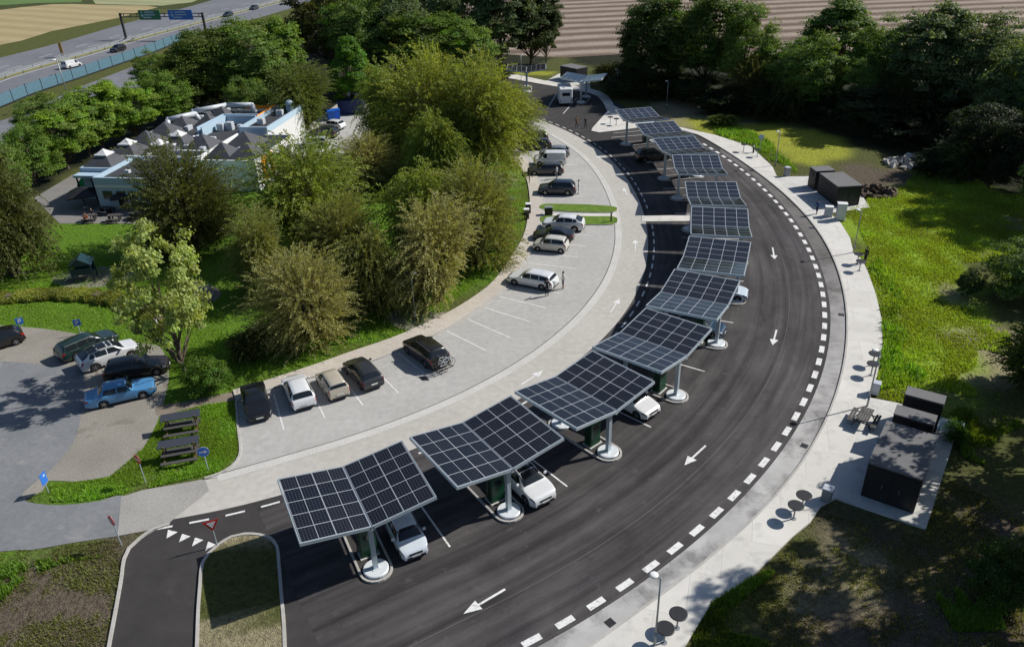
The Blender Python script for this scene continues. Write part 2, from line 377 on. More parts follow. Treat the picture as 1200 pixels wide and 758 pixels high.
def band_mb(P, a, b, z0, z1=None, mb=None, mi=0):
    """strip between offsets a<b of a path; with z1 it is a solid kerb"""
    mb = mb or MB(); A, B = offset(P, a), offset(P, b); n = len(P)
    if z1 is None:
        mb.add([(*p, z0) for p in A]+[(*p, z0) for p in B], [(i+1, i, n+i, n+i+1) for i in range(n-1)], mi)
    else:
        vs = [(*p, z0) for p in A]+[(*p, z1) for p in A]+[(*p, z1) for p in B]+[(*p, z0) for p in B]
        fs = [(k*n+i, k*n+i+1, (k+1)*n+i+1, (k+1)*n+i) for k in range(3) for i in range(n-1)]
        fs += [(0, n, 2*n, 3*n), (n-1, 4*n-1, 3*n-1, 2*n-1)]
        mb.add(vs, fs, mi)
    return mb
def sheet_mb(poly, z, mb=None, skirt=None, mi=0):
    """flat sheet over a polygon (triangulated); optional skirt down to z=skirt"""
    mb = mb or MB(); bm = bmesh.new(); n = len(poly)
    vs = [bm.verts.new((p[0], p[1], 0)) for p in poly]
    es = [bm.edges.new((vs[i], vs[(i+1) % n])) for i in range(n)]
    r = bmesh.ops.triangle_fill(bm, edges=es, use_beauty=True)
    bm.verts.index_update(); bm.faces.ensure_lookup_table()
    fs = []
    for f in bm.faces:
        ii = [v.index for v in f.verts]
        if f.normal.z < 0: ii = ii[::-1]
        fs.append(tuple(ii))
    vv = [(v.co.x, v.co.y, z) for v in bm.verts]; bm.free()
    mb.add(vv, fs, mi)
    if skirt is not None:
        mb.add([(p[0], p[1], z) for p in poly]+[(p[0], p[1], skirt) for p in poly], [(i, (i+1) % n, n+(i+1) % n, n+i) for i in range(n)], mi)
    return mb
def sheet(name, poly, z, mat, skirt=None):
    mb = sheet_mb(poly, z, None, skirt)
    return struct(name, mb, mat, norm=skirt is not None)

def np_mesh(name, V, F, mats, shade=None, smooth=False, mi=None):
    """fast mesh from arrays: V (n,3), F (m,k) same-size faces, shade (m,3) face colours"""
    me = bpy.data.meshes.new(name); V = np.asarray(V, np.float32); F = np.asarray(F, np.int32); m, k = F.shape
    me.vertices.add(len(V)); me.vertices.foreach_set('co', V.ravel())
    me.loops.add(m*k); me.loops.foreach_set('vertex_index', F.ravel())
    me.polygons.add(m); me.polygons.foreach_set('loop_start', np.arange(0, m*k, k, dtype=np.int32))
    try: me.polygons.foreach_set('loop_total', np.full(m, k, np.int32))
    except Exception: pass
    for x in mats: me.materials.append(M[x] if isinstance(x, str) else x)
    if smooth: me.polygons.foreach_set('use_smooth', np.ones(m, bool))
    if mi is not None: me.polygons.foreach_set('material_index', np.asarray(mi, np.int32))
    if shade is not None:
        at = me.color_attributes.new('shade', 'FLOAT_COLOR', 'CORNER')
        col = np.ones((m, k, 4), np.float32); col[:, :, :3] = np.asarray(shade)[:, None, :]
        at.data.foreach_set('color', col.ravel())
    me.update(); me.validate()
    return me
# ================================================================ GROUND
def in_poly(u, v, poly):
    inside = np.zeros(u.shape, bool); n = len(poly)
    for i in range(n):
        x1, y1 = poly[i]; x2, y2 = poly[(i+1) % n]
        if y1 == y2: continue
        c = ((y1 > v) != (y2 > v)) & (u < (x2-x1)*(v-y1)/(y2-y1)+x1); inside ^= c
    return inside
def vnoise(X, Y, s, seed):
    """smooth value noise on arrays"""
    r = np.random.default_rng(seed).random((256, 256)); x, y = X/s, Y/s
    xi, yi = np.floor(x).astype(int), np.floor(y).astype(int); fx, fy = x-xi, y-yi
    fx = fx*fx*(3-2*fx); fy = fy*fy*(3-2*fy); g = lambda a, b: r[a % 256, b % 256]
    return (g(xi, yi)*(1-fx)+g(xi+1, yi)*fx)*(1-fy)+(g(xi, yi+1)*(1-fx)+g(xi+1, yi+1)*fx)*fy
LUSH, LAWN, OLIVE = (.24, .36, .025), (.11, .215, .016), (.095, .105, .03)
SOIL, DRY, FLOOR_SHADE, YEL = (.125, .10, .074), (.30, .26, .16), (.019, .023, .010), (.32, .34, .04)  # wood floor colour holds painted shade under the trees; also darkens verge patches
REG = [  # (colour, outline on the photograph)
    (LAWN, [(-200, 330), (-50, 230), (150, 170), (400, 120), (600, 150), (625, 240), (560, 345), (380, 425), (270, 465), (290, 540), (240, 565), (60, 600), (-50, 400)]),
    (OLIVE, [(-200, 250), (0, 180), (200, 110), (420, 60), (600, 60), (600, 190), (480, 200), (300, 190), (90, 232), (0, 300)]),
    (FLOOR_SHADE, [(180, 110), (330, 30), (640, 40), (640, 78), (480, 125), (330, 140)]),
    (FLOOR_SHADE, [(-60, 200), (60, 150), (200, 100), (250, 120), (90, 200), (0, 260)]),
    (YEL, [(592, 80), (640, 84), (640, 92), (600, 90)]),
    (FLOOR_SHADE, [(640, 60), (760, 98), (860, 125), (1010, 178), (1090, 204), (1150, 226), (1450, 232), (1450, 10), (900, 20)]),
    (FLOOR_SHADE, [(800, 100), (860, 125), (1010, 180), (1090, 200), (1300, 190), (1300, 80), (850, 60)]),
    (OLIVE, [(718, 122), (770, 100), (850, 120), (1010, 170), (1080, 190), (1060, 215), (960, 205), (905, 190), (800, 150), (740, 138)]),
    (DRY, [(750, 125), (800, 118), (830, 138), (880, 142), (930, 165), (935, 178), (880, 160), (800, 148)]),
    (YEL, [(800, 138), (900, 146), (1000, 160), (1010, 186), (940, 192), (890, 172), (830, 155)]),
    (SOIL, [(1000, 186), (945, 204), (1000, 196), (1075, 190), (1060, 225), (1020, 235), (960, 208), (930, 208)]),
    (LUSH, [(1010, 250), (1040, 225), (1100, 195), (1170, 225), (1230, 235), (1230, 290), (1140, 310), (1125, 340), (1160, 400), (1150, 440), (1115, 455), (1060, 450), (1030, 470), (1034, 400), (1015, 330), (990, 262)]),
    (LUSH, [(1105, 470), (1150, 450), (1180, 470), (1170, 510), (1130, 500)]),
    (OLIVE, [(1150, 300), (1300, 240), (1300, 700), (1180, 620), (1120, 560), (1130, 500), (1200, 480), (1160, 400), (1130, 340)]),
    (DRY, [(1080, 330), (1100, 322), (1115, 345), (1090, 352)]), (OLIVE, [(1060, 275), (1090, 268), (1100, 285), (1070, 292)]), (DRY, [(1120, 400), (1140, 392), (1148, 420), (1126, 428)]), (OLIVE, [(1075, 390), (1100, 384), (1105, 404), (1080, 410)]), (DRY, [(1130, 250), (1160, 244), (1165, 262), (1138, 266)]),
    (DRY, [(1165, 262), (1210, 240), (1210, 300), (1150, 310)]),
    (DRY, [(1145, 395), (1200, 390), (1200, 440), (1150, 455), (1110, 455)]),
    (SOIL, [(1120, 470), (1150, 455), (1165, 470), (1145, 500)]),
    (SOIL, [(1000, 655), (980, 590), (1085, 622), (1112, 540), (1260, 620), (1300, 800), (800, 800), (830, 742), (900, 660), (955, 600)]),
    (DRY, [(935, 665), (960, 640), (1060, 660), (1120, 680), (1130, 700), (1010, 690), (960, 700), (930, 690)]),
    (OLIVE, [(800, 770), (830, 735), (880, 690), (905, 668), (925, 680), (890, 720), (870, 800)]),
    (OLIVE, [(1090, 680), (1150, 670), (1180, 720), (1120, 740)]),
    (DRY, [(880, 735), (930, 715), (960, 730), (920, 758)]), (DRY, [(1000, 720), (1040, 705), (1075, 730), (1030, 745)]), (FLOOR_SHADE, [(960, 610), (1060, 640), (1050, 655), (980, 640)]), (FLOOR_SHADE, [(950, 690), (1010, 700), (1000, 735), (950, 720)]), (OLIVE, [(1010, 690), (1060, 680), (1070, 705), (1020, 712)]), (DRY, [(960, 655), (990, 645), (1000, 670), (965, 672)]),
    (FLOOR_SHADE, [(10, 730), (60, 700), (100, 720), (50, 758)]), (DRY, [(60, 690), (100, 670), (125, 700), (90, 725)]), (OLIVE, [(20, 690), (60, 668), (80, 690), (30, 712)]),
    (SOIL, [(-200, 700), (0, 690), (60, 655), (100, 640), (150, 630), (150, 660), (130, 800), (-200, 800)]),
    (LAWN, [(-200, 655), (0, 645), (80, 637), (130, 630), (60, 655), (0, 700), (-200, 740)]),
    (OLIVE, [(225, 800), (240, 650), (280, 628), (325, 650), (335, 800)]),
    (DRY, [(255, 640), (280, 628), (308, 632), (262, 650)]),
    (DRY, [(238, 740), (330, 718), (335, 800), (235, 800)]),
    (DRY, [(570, 203), (600, 206), (608, 222), (585, 225)]),
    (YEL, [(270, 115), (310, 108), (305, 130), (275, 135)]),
]
GX = np.arange(-165, 135.1, .75); GY = np.arange(13, 300.1, .75)
XX, YY = np.meshgrid(GX, GY); nx, ny = len(GX), len(GY)
UU, VV = PX(XX, YY)
sc = np.clip(mpp(YY), .03, .5)
JX = (vnoise(XX, YY, 4.5, 1)-.5)*4.2+(vnoise(XX, YY, 1.3, 2)-.5)*2.2; JY = (vnoise(XX, YY, 4.5, 3)-.5)*4.2+(vnoise(XX, YY, 1.3, 4)-.5)*2.2
UJ, VJ = PX(XX+JX, YY+JY)
tint = np.empty((ny, nx, 3)); tint[:] = OLIVE
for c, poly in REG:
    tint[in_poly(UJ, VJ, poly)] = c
for _ in range(2):   # soften the borders
    t = tint.copy(); t[1:-1, 1:-1] = (tint[1:-1, 1:-1]*2+tint[:-2, 1:-1]+tint[2:, 1:-1]+tint[1:-1, :-2]+tint[1:-1, 2:])/6; tint = t
Vg = np.c_[XX.ravel(), YY.ravel(), np.full(nx*ny, -.02)]
ii = np.arange(nx*ny).reshape(ny, nx)
Fg = np.stack([ii[:-1, :-1], ii[:-1, 1:], ii[1:, 1:], ii[1:, :-1]], -1).reshape(-1, 4)
x0, x1, y0, y1, B = GX[0], GX[-1], GY[0], GY[-1], 3000
outer = [(-B, -B), (B, -B), (B, B), (-B, B), (x0, y0), (x1, y0), (x1, y1), (x0, y1)]
b0 = len(Vg); Vg = np.r_[Vg, [(x, y, -.02) for x, y in outer]]
Fg = np.r_[Fg, [(b0, b0+1, b0+5, b0+4), (b0+1, b0+2, b0+6, b0+5), (b0+2, b0+3, b0+7, b0+6), (b0+3, b0, b0+4, b0+7)]]
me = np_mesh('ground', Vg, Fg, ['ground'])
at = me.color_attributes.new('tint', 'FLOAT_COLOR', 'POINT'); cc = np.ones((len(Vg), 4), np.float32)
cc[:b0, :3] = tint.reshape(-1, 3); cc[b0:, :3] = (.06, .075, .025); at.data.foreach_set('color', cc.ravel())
o = bpy.data.objects.new('ground', me); C.objects.link(o); tag(o, kind='structure')

# fields beyond the trees
sheet('ploughed_field', W([(560, 62), (660, 68), (760, 62), (900, 70), (1100, 60), (1290, 40)])+[(420, 330), (700, 700), (60, 900), (-60, 420), (-20, 250)], .0, 'plough')
sheet('stubble_field', W([(-120, 72), (0, 53), (25, 48), (60, 37), (100, 29), (140, 21), (165, 14), (185, 9), (172, 7), (120, 6), (85, 5), (60, 5.5), (25, 9), (0, 12), (-140, 22)]), .0, 'stubble')
sheet('pale_field', W([(112, 5), (190, 7), (225, 3), (240, -3), (225, -10), (100, -12)]), .0, 'pale_field')
sheet('far_meadow', W([(-60, 8), (10, 6), (40, 4), (95, 3), (100, -8), (-60, -8)]), .0, plain('far_meadow_grass', (.10, .17, .04), .95, 0, .25, .02))

# ================================================================ ROADS
OUT_PX = Z6(600, 0, 3.79, [(857, 643), (884, 660), (912, 677), (939, 694)])+Z6(850, 180, 3.254, [(12, 25), (40, 43), (62, 62), (85, 80), (107, 99), (130, 118), (150, 140), (172, 160), (191, 183), (212, 206), (232, 229), (250, 254), (268, 280), (285, 307), (303, 337), (319, 367), (333, 398), (344, 430), (355, 464), (364, 499), (372, 537), (377, 575), (379, 615), (379, 657), (375, 701), (369, 745)])+Z6(900, 400, 3.79, [(226, 90), (207, 147), (184, 207), (158, 268), (125, 332), (86, 397), (40, 466)])+[(896, 541)]+Z6(690, 558, 2.353, [(444, 10), (401, 52), (351, 100), (297, 148), (237, 197), (172, 248), (100, 300), (22, 352)])+[(661, 729), (623, 750)]
OUT = smooth_path(W(OUT_PX), 7, .5, (2.2, 9))             # runs from the far end towards the camera
IN_PX = [(226.5, 611.5), (267.5, 603.5), (308, 593.5), (489, 531.5), (620, 470), (676, 430), (725.8, 386.7), (735.8, 374.7), (743.8, 363.3), (750.7, 351.3), (756.2, 339.7), (760, 328.7), (762.7, 318.3), (764.5, 308), (765.5, 297.5), (766, 289.2), (766, 280), (765.5, 270.5), (764.2, 262.2), (758, 243.3), (755.5, 235.8), (752.5, 228.7), (748.7, 222), (744.7, 215.8), (740.7, 210), (736.2, 204.2), (731.7, 198.3), (726.7, 193), (721.2, 187.5), (715.8, 182.5), (709.7, 178), (703.3, 173.3), (697.2, 168.8), (690.8, 165), (684.2, 161.3), (676.7, 157.2), (669.2, 153.7), (661.3, 150), (654.7, 147), (647.2, 143.8), (638.8, 141.2)]
IN = smooth_path(W(IN_PX), 8, .5, (2, 14))                # from the near-left end to the far end
STRIP = smooth_path(W([(255, 560), (270, 555), (310, 544), (356.7, 530), (406.7, 515), (440, 505), (482.4, 489.2), (522.8, 470.2), (567.9, 451.2), (600, 431.6), (626, 413.8), (647.5, 397), (657, 390), (698.3, 350), (706.7, 336.7), (715, 320), (720, 303), (722.5, 285), (723.3, 265), (720, 241.7), (715, 230), (706.7, 213), (696.7, 198.3), (683.3, 183.3), (668.3, 171.7), (655, 163.3), (638.3, 153.3), (631, 148)]), 8, .5, (0, 14))
K_PX = [(816.7, 158.3), (823, 161), (836.7, 168.3), (853, 180), (866.7, 188.3), (880, 195.5), (903.5, 214.5), (921, 231), (940.5, 249.5), (956.5, 267), (966.5, 283), (976.5, 304), (984.5, 327), (989, 350), (992, 370), (993.5, 392), (990, 420), (982, 450), (966, 492), (943, 540), (905, 585), (880, 610), (830, 655), (770, 700), (700, 752)]
K = smooth_path(W(K_PX), 7, .5, (0, 9))
EXIT_L = catmull(W([(118, 830), (130, 758), (137, 720), (144, 680), (147.5, 655), (153, 643), (165, 632), (180, 622), (198, 616)]), .4)
LANE_EDGE = offset(IN, .62)
poly = list(map(tuple, EXIT_L))+[tuple(p) for p in offset(IN, 2.)[::2]]+W([(540, 92), (588, 88), (640, 97), (690, 106), (706, 111), (760, 140)])+[tuple(p) for p in offset(K, -.02)[::2]]+[G(640, 830)]
sheet('road', poly, 0., 'asphalt')
offs = np.arange(-17., .46, .6); Vr = []; Ur = []; S0 = arclen(OUT)
for i_, o_ in enumerate(offs): Q_ = offset(OUT, o_); Vr.append(np.c_[Q_, np.full(len(Q_), .003)]); Ur.append(np.c_[S0, np.full(len(Q_), o_), np.zeros(len(Q_))])
n_ = len(OUT); gi = np.arange(len(offs)*n_).reshape(len(offs), n_); Fr = np.stack([gi[:-1, 1:], gi[:-1, :-1], gi[1:, :-1], gi[1:, 1:]], -1).reshape(-1, 4)
me = np_mesh('road_tracks', np.concatenate(Vr), Fr, ['asphalt_tracks']); at = me.attributes.new('ruv', 'FLOAT_VECTOR', 'POINT'); at.data.foreach_set('vector', np.concatenate(Ur).astype(np.float32).ravel())
o = bpy.data.objects.new('road_surface', me); C.objects.link(o); tag(o, kind='structure')
sel = OUT[[PX(*p)[1] > 178 for p in OUT]]; ks = K[[PX(*p)[1] > 172 for p in K]]
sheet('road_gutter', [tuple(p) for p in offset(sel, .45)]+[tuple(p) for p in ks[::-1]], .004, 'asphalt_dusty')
sheet('lane', [tuple(p) for p in LANE_EDGE]+[tuple(p) for p in STRIP[::-1]]+W([(240, 562), (200, 569), (199, 611)]), .006, 'lane')
PK = catmull(W([(276.7, 470), (315, 456.5), (365.5, 442), (434, 423.5), (471, 409), (505, 394.5), (532, 380), (570, 355), (591.7, 336.7), (610, 313), (623, 293), (631, 272), (635.5, 250), (636, 236), (633, 220), (627, 203), (616, 185), (600, 170), (570, 155)]), .5)
PKL = catmull(W([(276.7, 470), (279, 502), (281.7, 523), (280.5, 535), (271.7, 546.7), (256.7, 555.5), (240, 561)]), .4)
GS = catmull(W([(273, 458), (310, 447), (365.5, 429), (408, 414), (460.5, 396), (495, 381), (530, 364), (560, 345), (580, 328), (598, 303), (613, 278), (618.5, 256), (621, 238), (617.5, 212), (610, 198), (598, 184), (570, 168)]), .5)
sheet('car_park', [tuple(p) for p in PK]+[tuple(p) for p in STRIP[::-1]]+[tuple(p) for p in PKL[::-1]], .010, 'parking')
struct('cobble_strip', band_mb(STRIP, -.42, .28, .016), 'cobble', norm=False)
struct('cobble_joint', band_mb(STRIP, .28, .36, .014), 'kerb_dark', norm=False)
sheet('footpath', [tuple(p) for p in GS]+[tuple(p) for p in PK[::-1]], .10, 'pavers', skirt=-.02)
struct('footpath_kerb', band_mb(PK, -.11, .012, -.01, .105), 'kerb')
struct('car_park_kerb', band_mb(PKL, -.07, .07, -.01, .11), 'kerb')
struct('exit_kerb', band_mb(EXIT_L, 0., .16, -.01, .12), 'kerb')
# outer pavement and container slabs
PAVE_R = W([(880, 172.5), (905, 196), (911, 208)])
pave = [tuple(p) for p in K]+[G(640, 830), G(760, 830)]+W([(802.6, 758), (821, 728), (834, 707), (877, 681), (902, 656), (928, 630), (949, 613), (962, 594), (979, 585), (1019, 467), (1028, 440), (1034, 405), (1033, 375), (1026, 345), (1017, 320), (1010, 305), (1000, 297), (996, 280), (985, 262), (972, 251), (945, 252), (911, 209), (905, 196), (880, 172.5), (838, 159), (800, 150.5), (790, 148), (745, 138), (724, 127), (719, 124), (712, 131), (694, 151), (693, 154), (702, 156), (720, 154), (747, 150.5), (780, 151.3), (800, 153.5)])
sheet('pavement', pave, .10, 'pavement', skirt=-.02)
sheet('pavement_far', W([(540, 80), (588, 87), (605, 88), (640, 95.5), (660, 99), (690, 104), (703, 108), (712, 113), (717.5, 120), (719, 124), (712, 131), (707, 121), (700, 113), (690, 109), (660, 103.5), (636, 99.5), (600, 93), (540, 84)])[::1], .10, 'pavement', skirt=-.02)
sheet('pavement_pad', W([(640, 95.5), (655, 87), (690, 89), (692, 104)]), .098, 'slab', skirt=-.02)
struct('pavement_kerb', band_mb(K, -.05, .09, -.01, .106), 'kerb')
struct('kerb_joint', band_mb(K, -.10, -.05, .011), 'kerb_dark', norm=False)
sheet('container_slab', W([(1019, 467), (1050.6, 473), (1124, 498), (1110, 541), (1084.7, 620.6), (979, 585)]), .106, 'slab', skirt=-.02)
sheet('service_slab', W([(910, 208), (952, 207.5), (1010, 230), (1019, 244), (970, 251), (945, 252)]), .106, 'slab', skirt=-.02)
# exit island with kerb
ISL = catmull(W(Z6(200, 570, 6, [(190, 1400), (205, 900), (218, 700), (225, 600), (235, 540), (275, 480), (340, 420), (430, 365), (520, 345), (620, 350), (690, 370), (740, 430), (755, 560), (770, 756), (790, 1000), (800, 1400)])), .4)
sheet('exit_island', [tuple(p) for p in ISL], .09, M['ground'], skirt=-.02)
me = bpy.data.objects['exit_island'].data; at = me.color_attributes.new('tint', 'FLOAT_COLOR', 'POINT')
at.data.foreach_set('color', np.array([(*((DRY if (PX(v.co.x, v.co.y)[1] < 640 or PX(v.co.x, v.co.y)[1] > 730) else OLIVE)), 1) for v in me.vertices], np.float32).ravel())
struct('exit_island_kerb', band_mb(ISL, -.02, .15, -.01, .13), 'kerb')
# crossing between the parking bays
for nm, px in (('bay_island', [(635.8, 240.5), (655, 240), (690, 240.8), (719, 243), (723, 246), (718, 249.3), (690, 249.5), (637, 246.5)]), ('bay_island', [(633, 257.5), (640, 254), (690, 254.5), (719, 255), (723.5, 259.5), (718, 263.5), (690, 264), (640, 262.5)])):
    P = catmull(W(px), .4, True); sheet(nm, [tuple(p) for p in P], .12, 'lawn_green' if 'lawn_green' in M else M.setdefault('lawn_green', ground_mat('lawn_strip', (.08, .16, .015), (.17, .25, .03), 1.2, 3, 9, .95, .7, .9)), skirt=-.02)
    Q = np.r_[P, P[:1]]; struct('bay_island_kerb', band_mb(Q, -.12, .03, -.01, .10), 'kerb')
sheet('crossing', W([(636, 250.5), (723, 250), (723, 254), (636, 254)]), .018, 'pavement')
sheet('crossing', W([(752, 253.5), (806, 252.5), (862, 254), (864, 258.5), (806, 259.5), (752, 260)]), .05, 'pavement', skirt=-.01)
# gravel car park on the left, its old asphalt, the exit lane with its cobbled apron
sheet('gravel_yard', [tuple(p) for p in catmull(W([(-90, 372), (-30, 378), (0, 381), (50, 385), (90, 391), (130, 399), (160, 402), (187, 406), (198, 437), (188, 484), (170, 521), (150, 548), (127, 558), (87, 564), (57, 563), (50, 575), (20, 590), (-90, 600)]), .8, True)], 0., 'gravel')
sheet('yard_asphalt', [tuple(p) for p in catmull(W([(-120, 420), (-40, 421), (0, 423), (60, 428), (88, 432), (100, 448), (95, 487), (87, 516), (70, 540), (53, 556), (27, 577), (33, 588), (72, 591.5), (117, 586.5), (150, 580.5), (150, 626), (130, 629), (83, 636), (37, 644), (0, 646), (-90, 668)]), .6, True)], .006, 'old_asphalt')
sheet('exit_apron', W([(142, 582), (167, 574), (200, 568.5), (240, 561), (245, 575), (200, 611), (198, 616), (167, 622.5), (138, 627.5)]), .011, 'apron')
sheet('dirt_path', [tuple(p) for p in catmull(W([(185, 476), (215, 471), (245, 465), (274, 459.5), (277, 468), (245, 474), (215, 480), (186, 488)]), .4, True)], .003, 'dirt_path')
sheet('sand_circle', [tuple(p) for p in catmull(W([(60, 328), (75, 320), (106, 313), (140, 313), (160, 320), (155, 330), (120, 336), (80, 337)]), .5, True)], .0, 'sand')
sheet('gravel_circle', [tuple(p) for p in catmull(W([(222, 343), (232, 335), (250, 336), (259, 343), (252, 352), (236, 356), (225, 351)]), .4, True)], .0, 'sand')
sheet('lamp_patch', [tuple(p) for p in catmull(W([(455, 368), (480, 360), (510, 366), (528, 366), (500, 383), (480, 386), (462, 382)]), .4, True)], .0, 'sand')
sheet('terrace', W([(40, 232), (85, 205), (110, 207), (180, 212), (210, 240), (195, 262), (70, 262)]), .0, 'terrace')
sheet('restaurant_yard', W([(330, 190), (345, 160), (395, 122), (470, 112), (470, 160), (400, 195)]), .0, 'parking')
# motorway, its central reserve, the slip road
FAR_TOP = catmull(W([(-150, 108), (-60, 85), (0, 68), (60, 53), (150, 27), (200, 14), (240, 3), (290, -12), (360, -30)]), 4)
MED = catmull(W([(-150, 140), (-60, 115), (0, 92.5), (60, 75), (100, 64), (150, 49), (200, 35.5), (250, 22.5), (300, 9.5), (350, -4), (420, -22)]), 4)
NEAR_B = catmull(W([(-150, 165), (-60, 138), (0, 112), (60, 92), (100, 79), (150, 62), (200, 46), (250, 34), (300, 22), (350, 8), (420, -8)]), 4)
sheet('motorway', [tuple(p) for p in FAR_TOP]+[tuple(p) for p in NEAR_B[::-1]], .0, 'motorway')
struct('central_reserve', band_mb(MED, -1.2, 1.4, .006), plain('reserve_grass', (.30, .28, .10), .95, 0, .3, .5), norm=False)
struct('motorway_line', band_mb(offset(MED, -2.2), -.12, .12, .008), 'paint_white', norm=False)
struct('motorway_line', band_mb(offset(MED, 2.4), -.12, .12, .008), 'paint_white', norm=False)
mb = MB()
for off in (6., 9.8):
    P = offset(MED, off); S = arclen(P)[-1]
    for s in np.arange(0, S-6, 15):
        seg = np.array([at_s(P, s+q) for q in (0, 2.5, 5)]); band_mb(seg, -.1, .1, .008, None, mb)
struct('motorway_dashes', mb, 'paint_white', norm=False)
sheet('slip_road', [tuple(p) for p in catmull(W([(-120, 175), (-20, 148), (40, 128), (80, 108), (130, 88), (160, 77), (176, 72), (182, 90), (160, 106), (130, 118), (90, 132), (30, 160), (-100, 205)]), 2, True)], .0, 'motorway')

# ================================================================ MARKINGS
mb = MB(); S = arclen(OUT)[-1]; base = None
s_first = min(arclen(OUT), key=lambda s: np.hypot(*(at_s(OUT, s)-np.array(G(*OUT_PX[0])))))
pitch_o = (min(arclen(OUT), key=lambda s: np.hypot(*(at_s(OUT, s)-np.array(G(*OUT_PX[-1])))))-s_first)/(len(OUT_PX)-1)
for k in range(-1, len(OUT_PX)+4):
    s = s_first+k*pitch_o
    if s < .6 or s > S-.8: continue
    seg = np.array([at_s(OUT, s+q) for q in (-.53, 0, .53)]); band_mb(seg, -.19, .19, .012, None, mb)
seam = offset(OUT, -2.9)[20:]
struct('asphalt_seam', band_mb(seam, -.025, .025, .007), 'seam', norm=False)
struct('edge_dashes', mb, 'paint_white', norm=False)
mb = MB(); Si = arclen(IN)
sc_ = [s for s in np.arange(.3, Si[-1]-1, 2.06)]
for s in sc_:
    p = at_s(IN, s); u, v = PX(*p)
    if 245 < v < 259: continue
    seg = np.array([at_s(IN, s+q) for q in (-.56, 0, .56)]); band_mb(seg, -.075, .075, .012, None, mb)
struct('lane_dashes', mb, 'paint_white', norm=False)
mb = MB()
def line(a, b, w=.11, z=.018):
    a, b = np.array(a), np.array(b); n = np.array([-(b-a)[1], (b-a)[0]]); n = n/np.hypot(*n)*w/2
    mb.add([(*(a-n), z), (*(b-n), z), (*(b+n), z), (*(a+n), z)], [(0, 1, 2, 3)])
for a, b in (((320.7, 461.8), (332.6, 503.5)), ((361.6, 451), (380.6, 489.5)), ((398.5, 439), (425.4, 475)), ((442, 435.4), (467, 460.5)), ((467, 414), (504, 443)), ((523.8, 388), (570, 411)), ((548, 374), (598, 396)), ((568.5, 360.8), (620.6, 377)), ((585, 347.5), (640, 361)), ((602, 331), (655, 344)), ((618.3, 308.3), (675, 315)), ((625, 296.7), (679, 301.7)), ((636, 284), (687, 288.5)), ((640, 273), (690, 275.8)), ((634, 230.7), (683, 230.7)), ((636, 217), (686, 217)), ((634, 205), (685, 204.5)), ((630, 194.5), (677, 193)), ((622, 184.5), (668, 182.5)), ((614, 174.5), (655, 172.5))):
    line(G(*a), G(*b))
struct('bay_lines', mb, 'paint_white', norm=False)
mb = MB()
def arrow(tail, head, wid=.14, hw=.34, z=.012, L=None):
    a, b = np.array(G(*tail)), np.array(G(*head)); d = b-a; L0 = np.hypot(*d); d /= L0; n = np.array([-d[1], d[0]]); hl = min(.95, L0*.42); k = b-d*hl
    q = [a-n*wid/2, k-n*wid/2, k+n*wid/2, a+n*wid/2]; mb.add([(*p, z) for p in q], [(0, 1, 2, 3)])
    mb.add([(*p, z) for p in (k-n*hw, b, k+n*hw)], [(0, 1, 2)])
for t, h in (((592, 690), (543, 719)), ((827, 522), (802, 545)), ((910, 386.5), (905.3, 404.4)), ((905.3, 290), (907.8, 303.8))): arrow(t, h)
for t, h in (((610.3, 451), (636.7, 434)), ((715.4, 366), (726, 350.3)), ((744.5, 294), (744.5, 281)), ((735, 229), (730.8, 220.8)), ((705, 187.5), (699, 182.5))): arrow(t, h, .12, .34, .014)

struct('road_arrows', mb, 'paint_white', norm=False)
mb = MB()
for tri in ([(197, 620.5), (208.3, 623.3), (195, 630.8)], [(213.5, 625.3), (223.3, 628.3), (209.5, 635.3)], [(228.7, 629.7), (238.5, 632.5), (225, 640)], [(244, 634.3), (253, 638), (240.7, 645)]):
    P = W(tri); mb.add([(*p, .012) for p in P], [(0, 1, 2) if (P[1][0]-P[0][0])*(P[2][1]-P[0][1])-(P[1][1]-P[0][1])*(P[2][0]-P[0][0]) > 0 else (0, 2, 1)])
struct('give_way_triangles', mb, 'paint_white', norm=False)
# oil spots in the bays and gully covers
ro = random.Random(12); mb = MB()
for k in range(26):
    s = ro.uniform(10, S0[-1]-22); p = at_s(OUT, s); t_ = at_s(OUT, s+.2)-p; t_ /= np.hypot(*t_); q = p+np.array([-t_[1], t_[0]])*(-ro.uniform(9.5, 13.5)); rr = ro.uniform(.15, .42)
    mb.add([(q[0]+rr*ro.uniform(.6, 1.2)*math.cos(a), q[1]+rr*ro.uniform(.6, 1.2)*math.sin(a), .0065) for a in np.linspace(0, 2*PI, 14)[:-1]], [tuple(range(13))])
struct('oil_spots', mb, plain('oil_stain', (.016, .015, .016), .55, 0, .4, 6), norm=False)
mb = MB()
for s in (18, 38, 58, 78, 98):
    p = at_s(K, s); t_ = at_s(K, s+.2)-p; t_ /= np.hypot(*t_); q = p+np.array([t_[1], -t_[0]])*.42; mb.box((q[0], q[1], .012), (.45, .45, .02), math.atan2(t_[1], t_[0]))
struct('gully_covers', mb, 'dark_grey')
# drain grating on the car park
mb = MB(); gx, gy = G(497, 443.5)
for k in range(5): mb.box((gx+.12*k-.24, gy, .02), (.07, .7, .02), .5)
struct('drain', mb, 'dark_grey')
